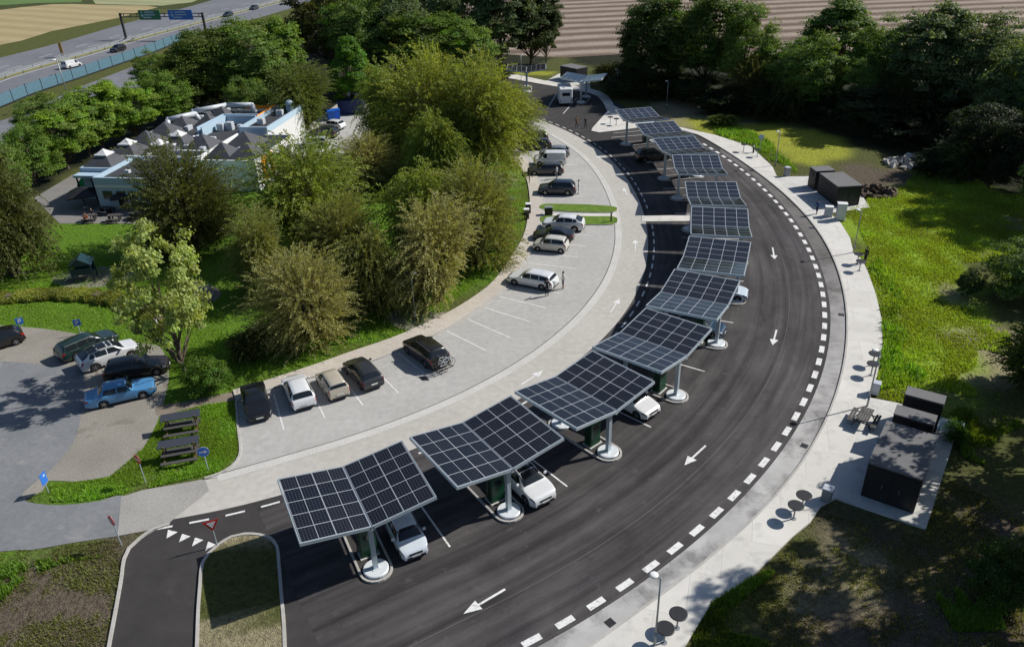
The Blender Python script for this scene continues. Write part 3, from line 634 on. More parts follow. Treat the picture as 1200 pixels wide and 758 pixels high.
# ================================================================ SOLAR CANOPIES
VAL = [((402, 546.5), (435.5, 617)), ((542.2, 494.7), (601, 549.3)), ((651.2, 441.4), (722.5, 481)), ((727.8, 389.9), (804.3, 416.3)), ((775, 342.5), (852.5, 357.5)), ((800.8, 300.8), (875, 309)), ((810, 263.3), (877.5, 266.7)), ((806.7, 231.3), (866.7, 232)), ((790.8, 197.5), (846.7, 197.5)), ((775.8, 176.7), (824.2, 173.3)), ((755.8, 157.5), (799.2, 154.2)), ((731.7, 140), (771.7, 136.7))]
ZV = 3.70
cell = MB(); cell.box((0, 0, 0), (1.078, 1.773, .036), mi=0)
cell.add([(-.522, -.868, .0195), (.522, -.868, .0195), (.522, -.013, .0195), (-.522, -.013, .0195)], [(0, 1, 2, 3)], 1)
cell.add([(-.522, .013, .0195), (.522, .013, .0195), (.522, .868, .0195), (-.522, .868, .0195)], [(0, 1, 2, 3)], 1)
def make_canopy():
    t = thing('solar_canopy', 'x', 'solar canopy')
    TILT = math.atan2(.5, 3.55); Lx, Wy = 5.42, 3.60
    for s in (-1, 1):
        p = MB(); p.box((2.15*s, 0, 1.78), (.26, .26, 3.46)); p.box((2.15*s, 0, 3.44), (.34, .9, .12)); p.build('pole', 'steel', t)
        b = MB(); b.lathe([(.70, .0), (.70, .16), (.66, .19), (.0, .19)][:3], (2.15*s, 0, .05), 28); b.box((2.15*s, 0, .26), (.42, .42, .03)); b.build('base_plate', 'steel_white', t)
    b = MB(); b.box((0, 0, 3.56), (Lx+.1, .22, .24)); b.build('valley_beam', 'steel', t)
    for s in (-1, 1):
        m = Matrix.Rotation(TILT*s, 4, 'X'); o0 = Vector((0, .03*s, ZV))
        def P(x, y, z): return tuple(o0 + (m @ Vector((x, y*s, z))))
        for x in (-2.15, 2.15):
            r = MB(); r.add([P(x+dx, y, z) for dx in (-.06, .06) for y, z in ((0, -.26), (0, -.04), (3.4, -.04), (3.4, -.12))], [(0, 1, 2, 3), (4, 7, 6, 5), (0, 4, 5, 1), (1, 5, 6, 2), (2, 6, 7, 3), (3, 7, 4, 0)])
            r.build('rafter', 'steel', t)
        q = MB()
        for y in (.45, 1.3, 2.25, 3.1): q.add([P(x, y+dy, z) for x in (-2.68, 2.68) for dy in (-.03, .03) for z in (-.09, -.022)], [(0, 1, 3, 2), (4, 6, 7, 5), (0, 4, 5, 1), (2, 3, 7, 6), (0, 2, 6, 4), (1, 5, 7, 3)])
        q.build('purlin', 'steel', t)
        e = MB(); hx = Lx/2
        def slab(a, b, c, d, z0, z1):
            e.add([P(*k, z0) for k in (a, b, c, d)]+[P(*k, z1) for k in (a, b, c, d)], [(0, 1, 2, 3), (7, 6, 5, 4), (0, 4, 5, 1), (1, 5, 6, 2), (2, 6, 7, 3), (3, 7, 4, 0)])
        slab((-hx-.05, 0), (-hx, 0), (-hx, Wy), (-hx-.05, Wy), -.17, .03); slab((hx, 0), (hx+.05, 0), (hx+.05, Wy), (hx, Wy), -.17, .03)
        slab((-hx-.05, Wy), (hx+.05, Wy), (hx+.05, Wy+.05), (-hx-.05, Wy+.05), -.17, .03)
        e.build('edge_frame', 'steel', t)
        for j in range(2):
            for i in range(5):
                pn = cell.build('solar_panel', ['alu', 'cells'], t) if (s, i, j) == (-1, 0, 0) else bpy.data.objects.new('solar_panel', panel0.data)
                if (s, i, j) == (-1, 0, 0): panel0 = pn
                else: C.objects.link(pn); pn.parent = t
                pn.location = P(-2.16+1.08*i, .90+1.775*j, .002); pn.rotation_euler = (TILT*s, 0, 0)
    return t
WH = ['nearest the exit island, silver van nose below', 'above the white electric car with dark roof', 'over the empty bays, third from the exit island', 'beside the white hatchback with dark roof', 'with a dark car nose under its outer edge', 'with a pale car tail under its outer edge', 'just before the pale crossing', 'first beyond the pale crossing', 'fifth from the far pavement corner', 'fourth from the far pavement corner', 'over the black car, second from the far corner', 'at the far pavement corner, last of the curve']
WH[9] = 'third from the far pavement corner'; WH[8] = 'fourth from the far pavement corner'
can0 = make_canopy(); CAN = []
def base_of(a, b):
    a, b = np.array(G(*a, ZV)), np.array(G(*b, ZV)); return (a+b)/2, math.atan2(*(b-a)[::-1])
for k, (a, b) in enumerate(VAL):
    c, yaw = base_of(a, b); o = can0 if k == 0 else copy_tree(can0)
    o.location = (c[0], c[1], 0); o.rotation_euler = (0, 0, yaw)
    tag(o, 'V-shaped solar canopy '+WH[k], 'solar canopy', 'solar canopies along the curved bay'); CAN.append((c, yaw))
for (x, y, yaw, lb) in ((*[(a+b)/2 for a, b in zip(G(680.5, 96.5, ZV), G(688, 88.5, ZV))], R(-108), 'pale V-shaped solar canopy on paired posts beside the white motorhome'), (4.2, 149.2, R(-93), 'V-shaped solar canopy seen end-on, half behind the big bright tree')):
    o = copy_tree(can0); o.location = (x, y, 0); o.rotation_euler = (0, 0, yaw); tag(o, lb, 'solar canopy', 'solar canopies at the far turning area'); CAN.append((np.array((x, y)), yaw))

# pole islands, bay lines and chargers
isl = MB(); islf = MB(); mb = MB(); LN = mb
def stadium(c, yaw, x0, x1, r, n=10):
    P = [(x1+r*math.cos(a), r*math.sin(a)) for a in np.linspace(-PI/2, PI/2, n)]+[(x0+r*math.cos(a), r*math.sin(a)) for a in np.linspace(PI/2, 3*PI/2, n)]
    cs, sn = math.cos(yaw), math.sin(yaw); return np.array([(c[0]+x*cs-y*sn, c[1]+x*sn+y*cs) for x, y in P])
for k, (c, yaw) in enumerate(CAN):
    P = stadium(c, yaw, -2.15, 2.15, .92); Q = np.r_[P, P[:1]]
    band_mb(Q, 0, .13, -.01, .12, isl); sheet_mb([tuple(p) for p in P], .055, islf)
struct('pole_island_kerb', isl, 'kerb'); struct('pole_island', islf, 'asphalt', norm=False)
def loc(k, x, y):
    c, yaw = CAN[k]; return (c[0]+x*math.cos(yaw)-y*math.sin(yaw), c[1]+x*math.sin(yaw)+y*math.cos(yaw))
# painted lines midway between neighbouring canopies
def mid_line(k, j, f=.5):
    c = CAN[k][0]*(1-f)+CAN[j][0]*f; y = CAN[k][1]*(1-f)+CAN[j][1]*f; d = np.array([math.cos(y), math.sin(y)])
    line(c-d*3.1, c+d*2.75, .11, .013)
for k in range(11):
    if k == 6: mid_line(6, 7, .30); mid_line(6, 7, .72); continue
    mid_line(k, k+1)
c, yaw = CAN[11]; d = np.array([math.cos(yaw), math.sin(yaw)]); n = np.array([-d[1], d[0]])
line(c+n*4.2-d*3, c+n*4.2+d*2.6, .12, .013); line(c+n*6.4-d*2, c+n*6.4+d*2.6, .12, .013)
line(G(642, 127), G(652, 110), .13, .013); line(G(660, 133.5), G(676, 115), .13, .013)
struct('charging_bay_lines', LN, 'paint_white', norm=False)
def make_charger():
    t = thing('ev_charger', 'x', 'charger'); b = MB(); b.cbox((0, 0, .05), (.62, .95, 1.95), .05); b.build('cabinet', 'green_box', t)
    s = MB(); s.box((.315, 0, 1.45), (.012, .46, .34)); s.build('screen', 'car_glass', t)
    for y in (-.4, .4):
        h = MB(); pts = [(.0, y*1.22, 1.55), (.06, y*1.42, 1.0), (.02, y*1.5, .5), (.0, y*1.4, .32), (-.03, y*1.26, .7), (0, y*1.22, 1.2)]
        for a, b_ in zip(pts, pts[1:]): h.tube(a, b_, .025, n=6)
        h.build('charging_cable', 'black', t)
    p = MB(); p.box((0, 0, .03), (.8, 1.1, .06)); p.build('plinth', 'concrete', t)
    return t
ch0 = make_charger(); W2 = ['under the canopy nearest the exit island', 'under the canopy with the white electric car', 'under the third canopy from the exit island', 'under the fourth canopy beside the white hatchback', 'under the fifth canopy from the exit island', 'under the sixth canopy from the exit island', 'under the last canopy before the pale crossing', 'under the first canopy beyond the pale crossing', 'under the fifth canopy from the far corner', 'under the third canopy from the far corner', 'under the canopy beside the black car', 'under the canopy at the far pavement corner']
for k in range(12):
    o = ch0 if k == 0 else copy_tree(ch0); x, y = loc(k, .75, 0); o.location = (x, y, .05); o.rotation_euler = (0, 0, CAN[k][1])
    tag(o, 'dark green charging cabinet '+W2[k], 'charger', 'green chargers between the canopy poles')
# ================================================================ VEHICLES
TY = {
 'hatch': dict(L=4.25, W=1.79, wb=2.62, fo=.84, r=.315, top=[(0, .50), (.012, .66), (.05, .75), (.22, .91), (.265, .96), (.41, 1.38), (.50, 1.46), (.70, 1.46), (.86, 1.37), (.955, 1.0), (.985, .90), (1, .55)], ws=(.265, .415), rg=(.862, .955), cut=[.56, .76], s=(.31, .87)),
 'mini': dict(L=3.6, W=1.64, wb=2.42, fo=.62, r=.29, top=[(0, .50), (.012, .68), (.05, .79), (.17, .92), (.21, .97), (.37, 1.42), (.46, 1.49), (.75, 1.49), (.92, 1.42), (.97, 1.0), (.99, .85), (1, .5)], ws=(.21, .375), rg=(.922, .968), cut=[.56], s=(.26, .93)),
 'suv': dict(L=4.62, W=1.88, wb=2.72, fo=.90, r=.36, top=[(0, .58), (.012, .80), (.04, .92), (.22, 1.05), (.27, 1.10), (.40, 1.56), (.48, 1.66), (.75, 1.66), (.89, 1.58), (.965, 1.15), (.985, 1.0), (1, .6)], ws=(.27, .41), rg=(.892, .963), cut=[.55, .75], s=(.31, .90)),
 'coupe_suv': dict(L=4.6, W=1.87, wb=2.77, fo=.86, r=.36, top=[(0, .56), (.012, .76), (.04, .88), (.20, 1.0), (.24, 1.04), (.40, 1.52), (.50, 1.60), (.66, 1.58), (.82, 1.45), (.955, 1.12), (.985, 1.0), (1, .55)], ws=(.24, .405), rg=(.80, .952), cut=[.54, .74], s=(.29, .84)),
 'estate': dict(L=4.75, W=1.83, wb=2.8, fo=.90, r=.33, top=[(0, .50), (.012, .66), (.05, .76), (.24, .92), (.275, .96), (.40, 1.37), (.47, 1.46), (.75, 1.46), (.91, 1.38), (.965, 1.0), (.985, .88), (1, .55)], ws=(.275, .405), rg=(.912, .963), cut=[.53, .71], s=(.31, .92)),
 'sedan': dict(L=4.82, W=1.71, wb=2.65, fo=.95, r=.315, top=[(0, .55), (.008, .76), (.02, .80), (.27, .90), (.30, .93), (.385, 1.36), (.43, 1.43), (.67, 1.43), (.715, 1.39), (.80, .97), (.985, .90), (.995, .80), (1, .52)], ws=(.30, .39), rg=(.712, .797), cut=[.53], s=(.33, .735)),
 'low': dict(L=4.35, W=1.78, wb=2.55, fo=.85, r=.325, top=[(0, .46), (.012, .60), (.06, .70), (.28, .86), (.325, .90), (.45, 1.22), (.53, 1.28), (.64, 1.27), (.73, 1.19), (.83, .96), (.97, .88), (.99, .80), (1, .5)], ws=(.325, .455), rg=(.735, .825), cut=[.63], s=(.365, .75)),
 'van': dict(L=4.4, W=1.82, wb=2.7, fo=.86, r=.32, top=[(0, .55), (.012, .78), (.05, .90), (.17, 1.02), (.20, 1.07), (.32, 1.66), (.38, 1.80), (.60, 1.83), (.96, 1.80), (.985, 1.70), (.995, 1.0), (1, .5)], ws=(.20, .33), rg=(.99, .993), cut=[], s=(.245, .42)),
}
def car_shape(ty):
    d = TY[ty]; L, Wd = d['L'], d['W']; H = max(z for _, z in d['top']); r = d['r']; ra = r+.055
    xw = (d['fo'], d['fo']+d['wb'])
    tx = np.array([a*L for a, _ in d['top']]); tz = np.array([b for _, b in d['top']])
    fx = np.linspace(0, L, 400); fz = np.interp(fx, tx, tz); k = np.ones(17)/17; fzs = np.convolve(np.pad(fz, 8, 'edge'), k, 'valid'); e = np.minimum(fx, L-fx); wgt = np.clip(e/.12, 0, 1); fz = fz*(1-wgt)+fzs*wgt
    top = lambda x: np.interp(x, fx, fz)
    wsb, wst = d['ws'][0]*L, d['ws'][1]*L; rgt, rgb = d['rg'][0]*L, d['rg'][1]*L
    bf, br = np.interp(wsb, tx, tz)-.03, np.interp(rgb, tx, tz)-.01
    if ty == 'van': br = bf+.04
    def ring(x):
        zt = top(x); bl = bf+(br-bf)*np.clip((x-wsb)/(rgb-wsb), 0, 1); zb_ = min(bl, zt-.025)
        w = Wd/2*(1-.20*np.clip((.55-x)/.55, 0, 1)**2.2-.10*np.clip((x-(L-.45))/.45, 0, 1)**2)
        g = np.clip((zt-zb_-.03)/.35, 0, 1); wt = w*(.84*(1-g)+(.86 if ty == 'van' else .71)*g)
        z0 = .20+.10*np.clip((.4-x)/.4, 0, 1)+.12*np.clip((x-(L-.5))/.5, 0, 1); arch = z0
        for c in xw:
            if abs(x-c) < ra: arch = max(arch, r+math.sqrt(max(ra*ra-(x-c)**2, 0)))
        arch = min(arch, zb_-.08)
        T = (wt, zt-.05*g-.008); Bq = (w*.935, zb_+.008)
        P = [(w*(.93 if arch == z0 else .985), arch), (w*.985, arch+.12*(zb_-arch)), (w, arch+.5*(zb_-arch)), (w*.99, zb_-.05*(zb_-arch)/.4), (w*.955, zb_)]
        for t in (0, .33, .67, 1):
            bulge = .035*g*math.sin(PI*t)*.5; P.append((Bq[0]+(T[0]-Bq[0])*t+bulge, Bq[1]+(T[1]-Bq[1])*t))
        P += [(wt*.90, zt-.014*g), (wt*.5, zt+.012*g), (0, zt+.018*g)]
        return P
    return dict(d=d, L=L, W=Wd, H=H, ring=ring, xw=xw, r=r, wsb=wsb, wst=wst, rgt=rgt, rgb=rgb)
def car_S(sh, x, v):
    P = sh['ring'](x); i = min(int(v), 10); f = v-i
    return Vector((sh['L']/2-x, P[i][0]*(1-f)+P[i+1][0]*f, P[i][1]*(1-f)+P[i+1][1]*f))
def patch(sh, x0, x1, v0, v1, nx_, nv, off, sgn, mb, x0b=None, x1b=None):
    """patch of the body surface between stations and girth positions, lifted by off"""
    g = []
    for i in range(nx_+1):
        row = []
        for j in range(nv+1):
            fv = j/nv; v = v0+(v1-v0)*fv; a = x0+((x0b if x0b is not None else x0)-x0)*fv; b = x1+((x1b if x1b is not None else x1)-x1)*fv
            x = a+(b-a)*i/nx_; p = car_S(sh, x, v); ex = car_S(sh, min(x+.01, sh['L']-.001), v)-car_S(sh, max(x-.01, .001), v); ev = car_S(sh, x, min(v+.05, 11))-car_S(sh, x, max(v-.05, 0))
            n = ev.cross(ex); n = n.normalized() if n.length > 1e-9 else Vector((0, 0, 1))
            if n.dot(p-Vector((p.x*.72, 0, .75))) < 0: n = -n
            p = p+n*off; row.append((p.x, p.y*sgn, p.z))
        g.append(row)
    b0 = len(mb.v); mb.v += [p for r_ in g for p in r_]
    for i in range(nx_):
        for j in range(nv):
            q = (b0+i*(nv+1)+j, b0+i*(nv+1)+j+1, b0+(i+1)*(nv+1)+j+1, b0+(i+1)*(nv+1)+j); mb.f.append(q if sgn < 0 else q[::-1]); mb.mi.append(0)
    return mb
def make_car(ty, dark_roof=False, rails=False, rim='rim'):
    sh = car_shape(ty); d = sh['d']; L = sh['L']; t = thing('parked_car', 'x', 'car')
    xs = set(np.linspace(0, L, 46)); ra = sh['r']+.055
    for c in sh['xw']: xs |= set(c+ra*np.array([-1.02, -.998, -.95, -.85, -.7, -.5, -.25, 0, .25, .5, .7, .85, .95, .998, 1.02]))
    for f, _ in d['top']: xs.add(f*L)
    xs = sorted(x for x in xs if 0 <= x <= L); xs = [x for i, x in enumerate(xs) if i == 0 or x-xs[i-1] > .004]
    mb = MB(); N = 12; rows = []
    for x in xs:
        P = sh['ring'](x); rows.append([(L/2-x, -y, z) for y, z in P]+[(L/2-x, y, z) for y, z in P[-2::-1]])
    m = len(rows[0]); vs = [p for r_ in rows for p in r_]
    fs = [(i*m+j, i*m+j+1, (i+1)*m+j+1, (i+1)*m+j) for i in range(len(xs)-1) for j in range(m-1)]
    fs += [tuple(range(m)), tuple(range((len(xs)-1)*m+m-1, (len(xs)-1)*m-1, -1))]
    mb.add(vs, fs); mb.build('body', 'paint', t, smooth=True)
    bd = t.children[-1].data; bd.set_sharp_from_angle(angle=R(38))
    u = MB(); u.box((0, 0, .40), (L-.5, sh['W']-.42, .42)); u.box((0, 0, .24), (L-.35, sh['W']-.24, .14)); u.build('underbody', 'black', t)
    g = MB(); s0, s1 = d['s'][0]*L, d['s'][1]*L
    patch(sh, sh['wsb']+.07, sh['wst']-.015, 8.12, 11, 6, 5, .006, 1, g); patch(sh, sh['wsb']+.07, sh['wst']-.015, 8.12, 11, 6, 5, .006, -1, g); g.build('windscreen', 'car_glass', t, smooth=True, norm=False)
    g = MB()
    if ty == 'van': g.box((-L/2-.004, -.38, 1.30), (.012, .58, .42)); g.box((-L/2-.004, .38, 1.30), (.012, .58, .42))
    else:
        for s in (1, -1): patch(sh, sh['rgt']+.03, sh['rgb']-.03, 8.15, 11, 6, 5, .006, s, g)
    g.build('rear_window', 'car_glass', t, smooth=True, norm=False)
    cuts = [s0]+[c*L for c in d['cut']]+[s1]
    for s in (1, -1):
        for a, b in zip(cuts, cuts[1:]):
            first, last = a == s0, b == s1
            lean = sh['wst']-sh['wsb']; a0 = a+(.0 if first else .035); b0_ = b-(.0 if last else .035)
            g = MB(); patch(sh, a0, b0_, 5.15, 7.8, 8, 3, .006, s, g, x0b=a0+(.62*lean if first else 0), x1b=b0_-(.12 if last and ty not in ('van', 'low', 'sedan') else .18 if last and ty != 'van' else 0)); g.build('side_window', 'car_glass', t, smooth=True, norm=False)
        g = MB(); patch(sh, .05, .42, 2.75, 3.95, 5, 3, .008, s, g); g.build('headlight', 'head', t, smooth=True, norm=False)
        g = MB(); patch(sh, L-.26, L-.03, 2.7, 4.0 if ty != 'van' else 3.6, 4, 3, .008, s, g); g.build('tail_light', 'tail', t, smooth=True, norm=False)
        mr = MB(); x = L/2-sh['wsb']-.38; mr.cbox((x, s*(sh['W']/2+.09), 1.0 if sh['H'] < 1.55 else 1.12), (.13, .20, .14), .03); mr.build('wing_mirror', 'paint', t)
    f = MB(); f.box((L/2-.002, 0, .36), (.05, sh['W']*.66, .17)); f.build('air_intake', 'black', t); f = MB(); f.box((L/2-.012, 0, .60), (.05, sh['W']*.46, .10)); f.build('grille', 'dark_grey', t)
    f = MB(); f.box((-L/2+.03, 0, .34), (.10, sh['W']*.74, .12)); f.build('rear_bumper_trim', 'black', t)
    for s in (1, -1):
        g = MB(); patch(sh, sh['xw'][0]+ra+.03, sh['xw'][1]-ra-.03, .02, .9, 8, 2, .006, s, g); g.build('sill', 'black', t, norm=False)
    for s in (1, -1):
        p = MB(); p.box((s*(L/2+.022), 0, .46 if s > 0 else .62), (.012, .50, .11)); p.build('licence_plate', 'plate', t)
    if dark_roof:
        g = MB()
        for s in (1, -1): patch(sh, sh['wst']-.02, sh['rgt']+.02, 8.02, 11, 10, 5, .004, s, g)
        g.build('roof', 'car_glass', t, smooth=True, norm=False)
    if rails:
        for s in (1, -1):
            g = MB(); a = car_S(sh, sh['wst']+.15, 8.6); b = car_S(sh, sh['rgt']-.1, 8.6); g.tube((a.x, a.y*s, a.z+.05), (b.x, b.y*s, b.z+.05), .018, n=6)
            for q in (a, b): g.tube((q.x, q.y*s, q.z-.02), (q.x, q.y*s, q.z+.05), .018, n=6)
            g.build('roof_rail', 'rim', t)
    for c in sh['xw']:
        for s in (1, -1):
            w = MB(); rr = sh['r']; ww = .205; w.lathe([(rr*.62, -ww/2), (rr*.93, -ww/2), (rr, -ww/2+.03), (rr, ww/2-.03), (rr*.93, ww/2), (rr*.62, ww/2)], n=24, axis='Y')
            wo_ = w.build('wheel', 'tyre', t, smooth=True, loc=(L/2-c, s*(sh['W']/2-.125), rr)); wo_.data.set_sharp_from_angle(angle=R(40))
            m_ = MB(); m_.lathe([(.0, .0), (rr*.60, .0), (rr*.66, .012)][1:], (0, .085*s, 0), 20, axis='Y')
            for k in range(5):
                a = 2*PI*k/5; m_.box((math.cos(a)*rr*.33, .098*s, math.sin(a)*rr*.33), (rr*.58, .02, .05), mi=0, ry=-a)
            m_.lathe([(rr*.16, -.01), (rr*.16, .03)], (0, .085*s, 0), 10, axis='Y'); m_.build('rim', rim, wo_)
    return t
CARS = {}
def car(ty, p0, p1, col, label, group='parked cars', head=1, name='parked_car', cat='car', mat_loc=None, **kw):
    """p0 = ground point under the front bumper, p1 = under the rear bumper (site coordinates)"""
    key = (ty, tuple(sorted(kw.items())))
    if key not in CARS: CARS[key] = o = make_car(ty, **kw)
    else: o = copy_tree(CARS[key])
    a, b = np.array(p0), np.array(p1); c = (a+b)/2; d = a-b
    o.location = (c[0], c[1], .012); o.rotation_euler = (0, 0, math.atan2(d[1], d[0])); o.name = name; tag(o, label, cat, group)
    for ch in o.children: ch.color = (*col, 1)
    return o
def parked(ty, near, line_px, col, label, front_near=False, **kw):
    """nose-in or tail-in car: near = pixel under the end towards the lane, line_px = painted bay line giving its direction"""
    n = np.array(G(*near)); a, b = np.array(G(*line_px[0])), np.array(G(*line_px[1])); d = (a-b)/np.hypot(*(a-b)); f = n+d*TY[ty]['L']
    return car(ty, n if front_near else f, f if front_near else n, col, label, **kw)
WHT, BLK, DGR, NAVY, BEI = (.74, .75, .76), (.009, .009, .010), (.030, .032, .036), (.012, .020, .036), (.48, .43, .35)
L1, L2, L3, L4, L5 = ((320.7, 461.8), (332.6, 503.5)), ((361.6, 451), (380.6, 489.5)), ((398.5, 439), (425.4, 475)), ((442, 435.4), (467, 460.5)), ((467, 414), (504, 443))
pg = 'cars parked in the curved car park'
parked('low', (306, 496), L1, BLK, 'black low coupe in the first bay by the left kerb', True, group=pg)
parked('hatch', (359, 482), L2, WHT, 'white hatchback between the black coupe and the beige small car', group=pg)
parked('mini', (400, 470), L3, BEI, 'beige small hatchback between the white and dark grey hatchbacks', group=pg)
parked('hatch', (440, 458), L4, DGR, 'dark grey hatchback fourth from the left kerb', group=pg)
suv5 = parked('suv', (518, 433), L5, (.016, .015, .013), 'black estate-like SUV with two bicycles on a tail rack', group=pg, rails=True)
g2 = lambda a, b: (G(*a), G(*b))
for ty, a, b, col, lb, kw in (
    ('estate', (598, 328.5), (651, 338.5), WHT, 'white estate with its tail beside the man in dark clothes', {}),
    ('mini', (627, 291), (664, 294.5), (.62, .59, .53), 'small cream hatchback with dark side trim, nearest the black saloon', {}),
    ('low', (626, 279), (672, 281.5), BLK, 'low black saloon wedged between the cream hatchback and white crossover', {}),
    ('coupe_suv', (633, 266.5), (688, 269.5), WHT, 'white crossover with bike carrier beside the grass strip', {}),
    ('suv', (633, 226.5), (673, 227), NAVY, 'dark navy SUV just beyond the grass strips', {'rails': True}),
    ('estate', (621, 204), (658, 203.5), (.045, .043, .042), 'dark grey estate between the navy SUV and the white van', {'rails': True}),
    ('van', (627, 192.5), (662, 192.5), WHT, 'white panel van nosing towards the big tree', {}),
    ('hatch', (631, 183), (669, 183.5), (.20, .22, .25), 'grey hatchback just beyond the white van', {}),
    ('hatch', (613, 175), (645, 173.5), NAVY, 'dark blue hatchback third beyond the white van', {}),
    ('estate', (606, 166.5), (641, 164.5), DGR, 'dark estate mostly behind the big tree', {})):
    car(ty, *g2(a, b), col, lb, pg, **kw)
yg = 'cars parked on the gravel yard'
car('hatch', *g2((-28, 414), (22, 399)), BLK, 'black hatchback cut off by the left edge of the yard', yg)
car('estate', *g2((133, 398), (74, 423)), (.014, .034, .030), 'dark green estate with silver roof rails on the gravel yard', yg, rails=True)
car('coupe_suv', *g2((157, 413), (101, 433)), WHT, 'white crossover with black roof on the gravel yard', yg, dark_roof=True)
car('estate', *g2((195, 432), (130, 443)), (.030, .024, .018), 'dark brown estate between the white crossover and the blue saloon', yg)
car('sedan', *g2((185, 457), (101, 477)), (.075, .25, .49), 'light blue boxy old saloon on the gravel yard', yg)
# charging cars: placed in their bays, nose outwards
def bay(k, px, yside, ty, col, lb, **kw):
    c, yaw = CAN[k]; f = np.array(G(*px)); d = np.array([math.cos(yaw), math.sin(yaw)])
    return car(ty, f, f-d*TY[ty]['L'], col, lb, 'cars charging under the canopies', **kw)
bay(0, (489, 657.5), 1, 'mini', (.66, .72, .78), 'small white city car under the canopy nearest the exit island')
bay(1, (640, 594), 1, 'coupe_suv', WHT, 'white electric car with dark roof beside the second canopy pole', dark_roof=True)
bay(2, (766, 491), 1, 'hatch', WHT, 'white hatchback with dark roof between third and fourth canopy poles', dark_roof=True)
bay(4, (849, 395), 1, 'hatch', (.02, .05, .09), 'dark blue car with its nose out under the fifth canopy')
bay(5, (876, 351), 1, 'hatch', (.58, .66, .72), 'pale silver car by the base of the sixth canopy')
bay(10, (783, 186.5), 1, 'suv', BLK, 'black SUV under the second-last canopy of the curve', rails=False)
rg_ = 'cars in the restaurant yard'
car('suv', *g2((364, 160), (396, 161)), BLK, 'black SUV in the restaurant yard', rg_, rails=True)
car('hatch', *g2((378, 150), (402, 152)), WHT, 'white hatchback beside the blue bins in the restaurant yard', rg_)
car('estate', *g2((348, 173), (386, 171)), (.45, .48, .48), 'silver car half hidden by the pale foliage in the restaurant yard', rg_)
car('hatch', *g2((412, 114), (430, 113)), (.55, .6, .65), 'pale car beyond the dark blue container', rg_)
mg = 'cars on the motorway'
car('van', *g2((96, 77), (74, 82)), WHT, 'white van on the motorway behind the glass noise barrier', mg, name='car_on_motorway')
car('suv', *g2((132, 62.5), (146, 58.5)), BLK, 'black car on the motorway by the gantry leg', mg, name='car_on_motorway')
car('hatch', *g2((262, 21), (273, 18)), NAVY, 'dark blue car on the motorway right of the blue gantry sign', mg, name='car_on_motorway')
car('hatch', *g2((293, 13), (303, 10)), DGR, 'grey car on the motorway just above the tree tops', mg, name='car_on_motorway')
car('suv', *g2((350, 1.5), (338, 4)), BLK, 'dark car at the far top end of the motorway', mg, name='car_on_motorway')

# motorhome
def make_motorhome():
    t = thing('motorhome', 'white motorhome with its tail to the camera beside the pale canopy', 'motorhome')
    b = MB(); b.cbox((-.6, 0, .45), (4.6, 2.25, 2.45), .12); b.build('body', 'white', t)
    c = MB(); c.prism([(1.7, .45), (3.1, .45), (3.1, 1.05), (2.5, 1.25), (1.95, 2.0), (1.7, 2.2)], -1.0, 1.0)
    c.v = [(x, z, y) for x, y, z in c.v]; c.build('cab', 'white', t)
    a = MB(); a.prism([(1.70, 2.1), (2.6, 2.2), (2.3, 2.75), (1.70, 2.88)], -1.05, 1.05); a.v = [(x, z, y) for x, y, z in a.v]; a.build('overcab', 'white', t)
    w = MB(); w.box((-2.905, 0, 1.95), (.02, 1.35, .55)); w.build('rear_window', 'car_glass', t)
    for s in (1, -1):
        w = MB(); w.box((-.6, s*1.13, 1.9), (1.1, .02, .5)); w.build('side_window', 'car_glass', t)
        q = MB(); q.box((-2.905, s*.95, .85), (.02, .12, .4)); q.build('tail_light', 'tail', t)
    w = MB(); w.add([(2.53, -.85, 1.28), (2.53, .85, 1.28), (2.0, .75, 1.98), (2.0, -.75, 1.98)], [(0, 1, 2, 3)]); w.v = [(x+.02, y, z+.015) for x, y, z in w.v]; w.build('windscreen', 'car_glass', t)
    r = MB(); r.cbox((-.9, 0, 2.9), (.7, .7, .14), .04); r.cbox((-2.0, .3, 2.9), (.45, .45, .10), .04); r.build('roof_vent', 'light_grey', t)
    p = MB(); p.box((-2.912, 0, .62), (.012, .5, .11)); p.build('licence_plate', 'plate', t)
    for x in (-1.7, 2.2):
        for s in (1, -1):
            w = MB(); w.lathe([(.2, -.1), (.3, -.1), (.33, -.07), (.33, .07), (.3, .1), (.2, .1)], n=18, axis='Y'); w.build('wheel', 'tyre', t, loc=(x, s*.95, .33))
    return t
mh = make_motorhome(); x, y = G(663, 124.5); mh.location = (x, y+2.9, .012); mh.rotation_euler = (0, 0, R(91))

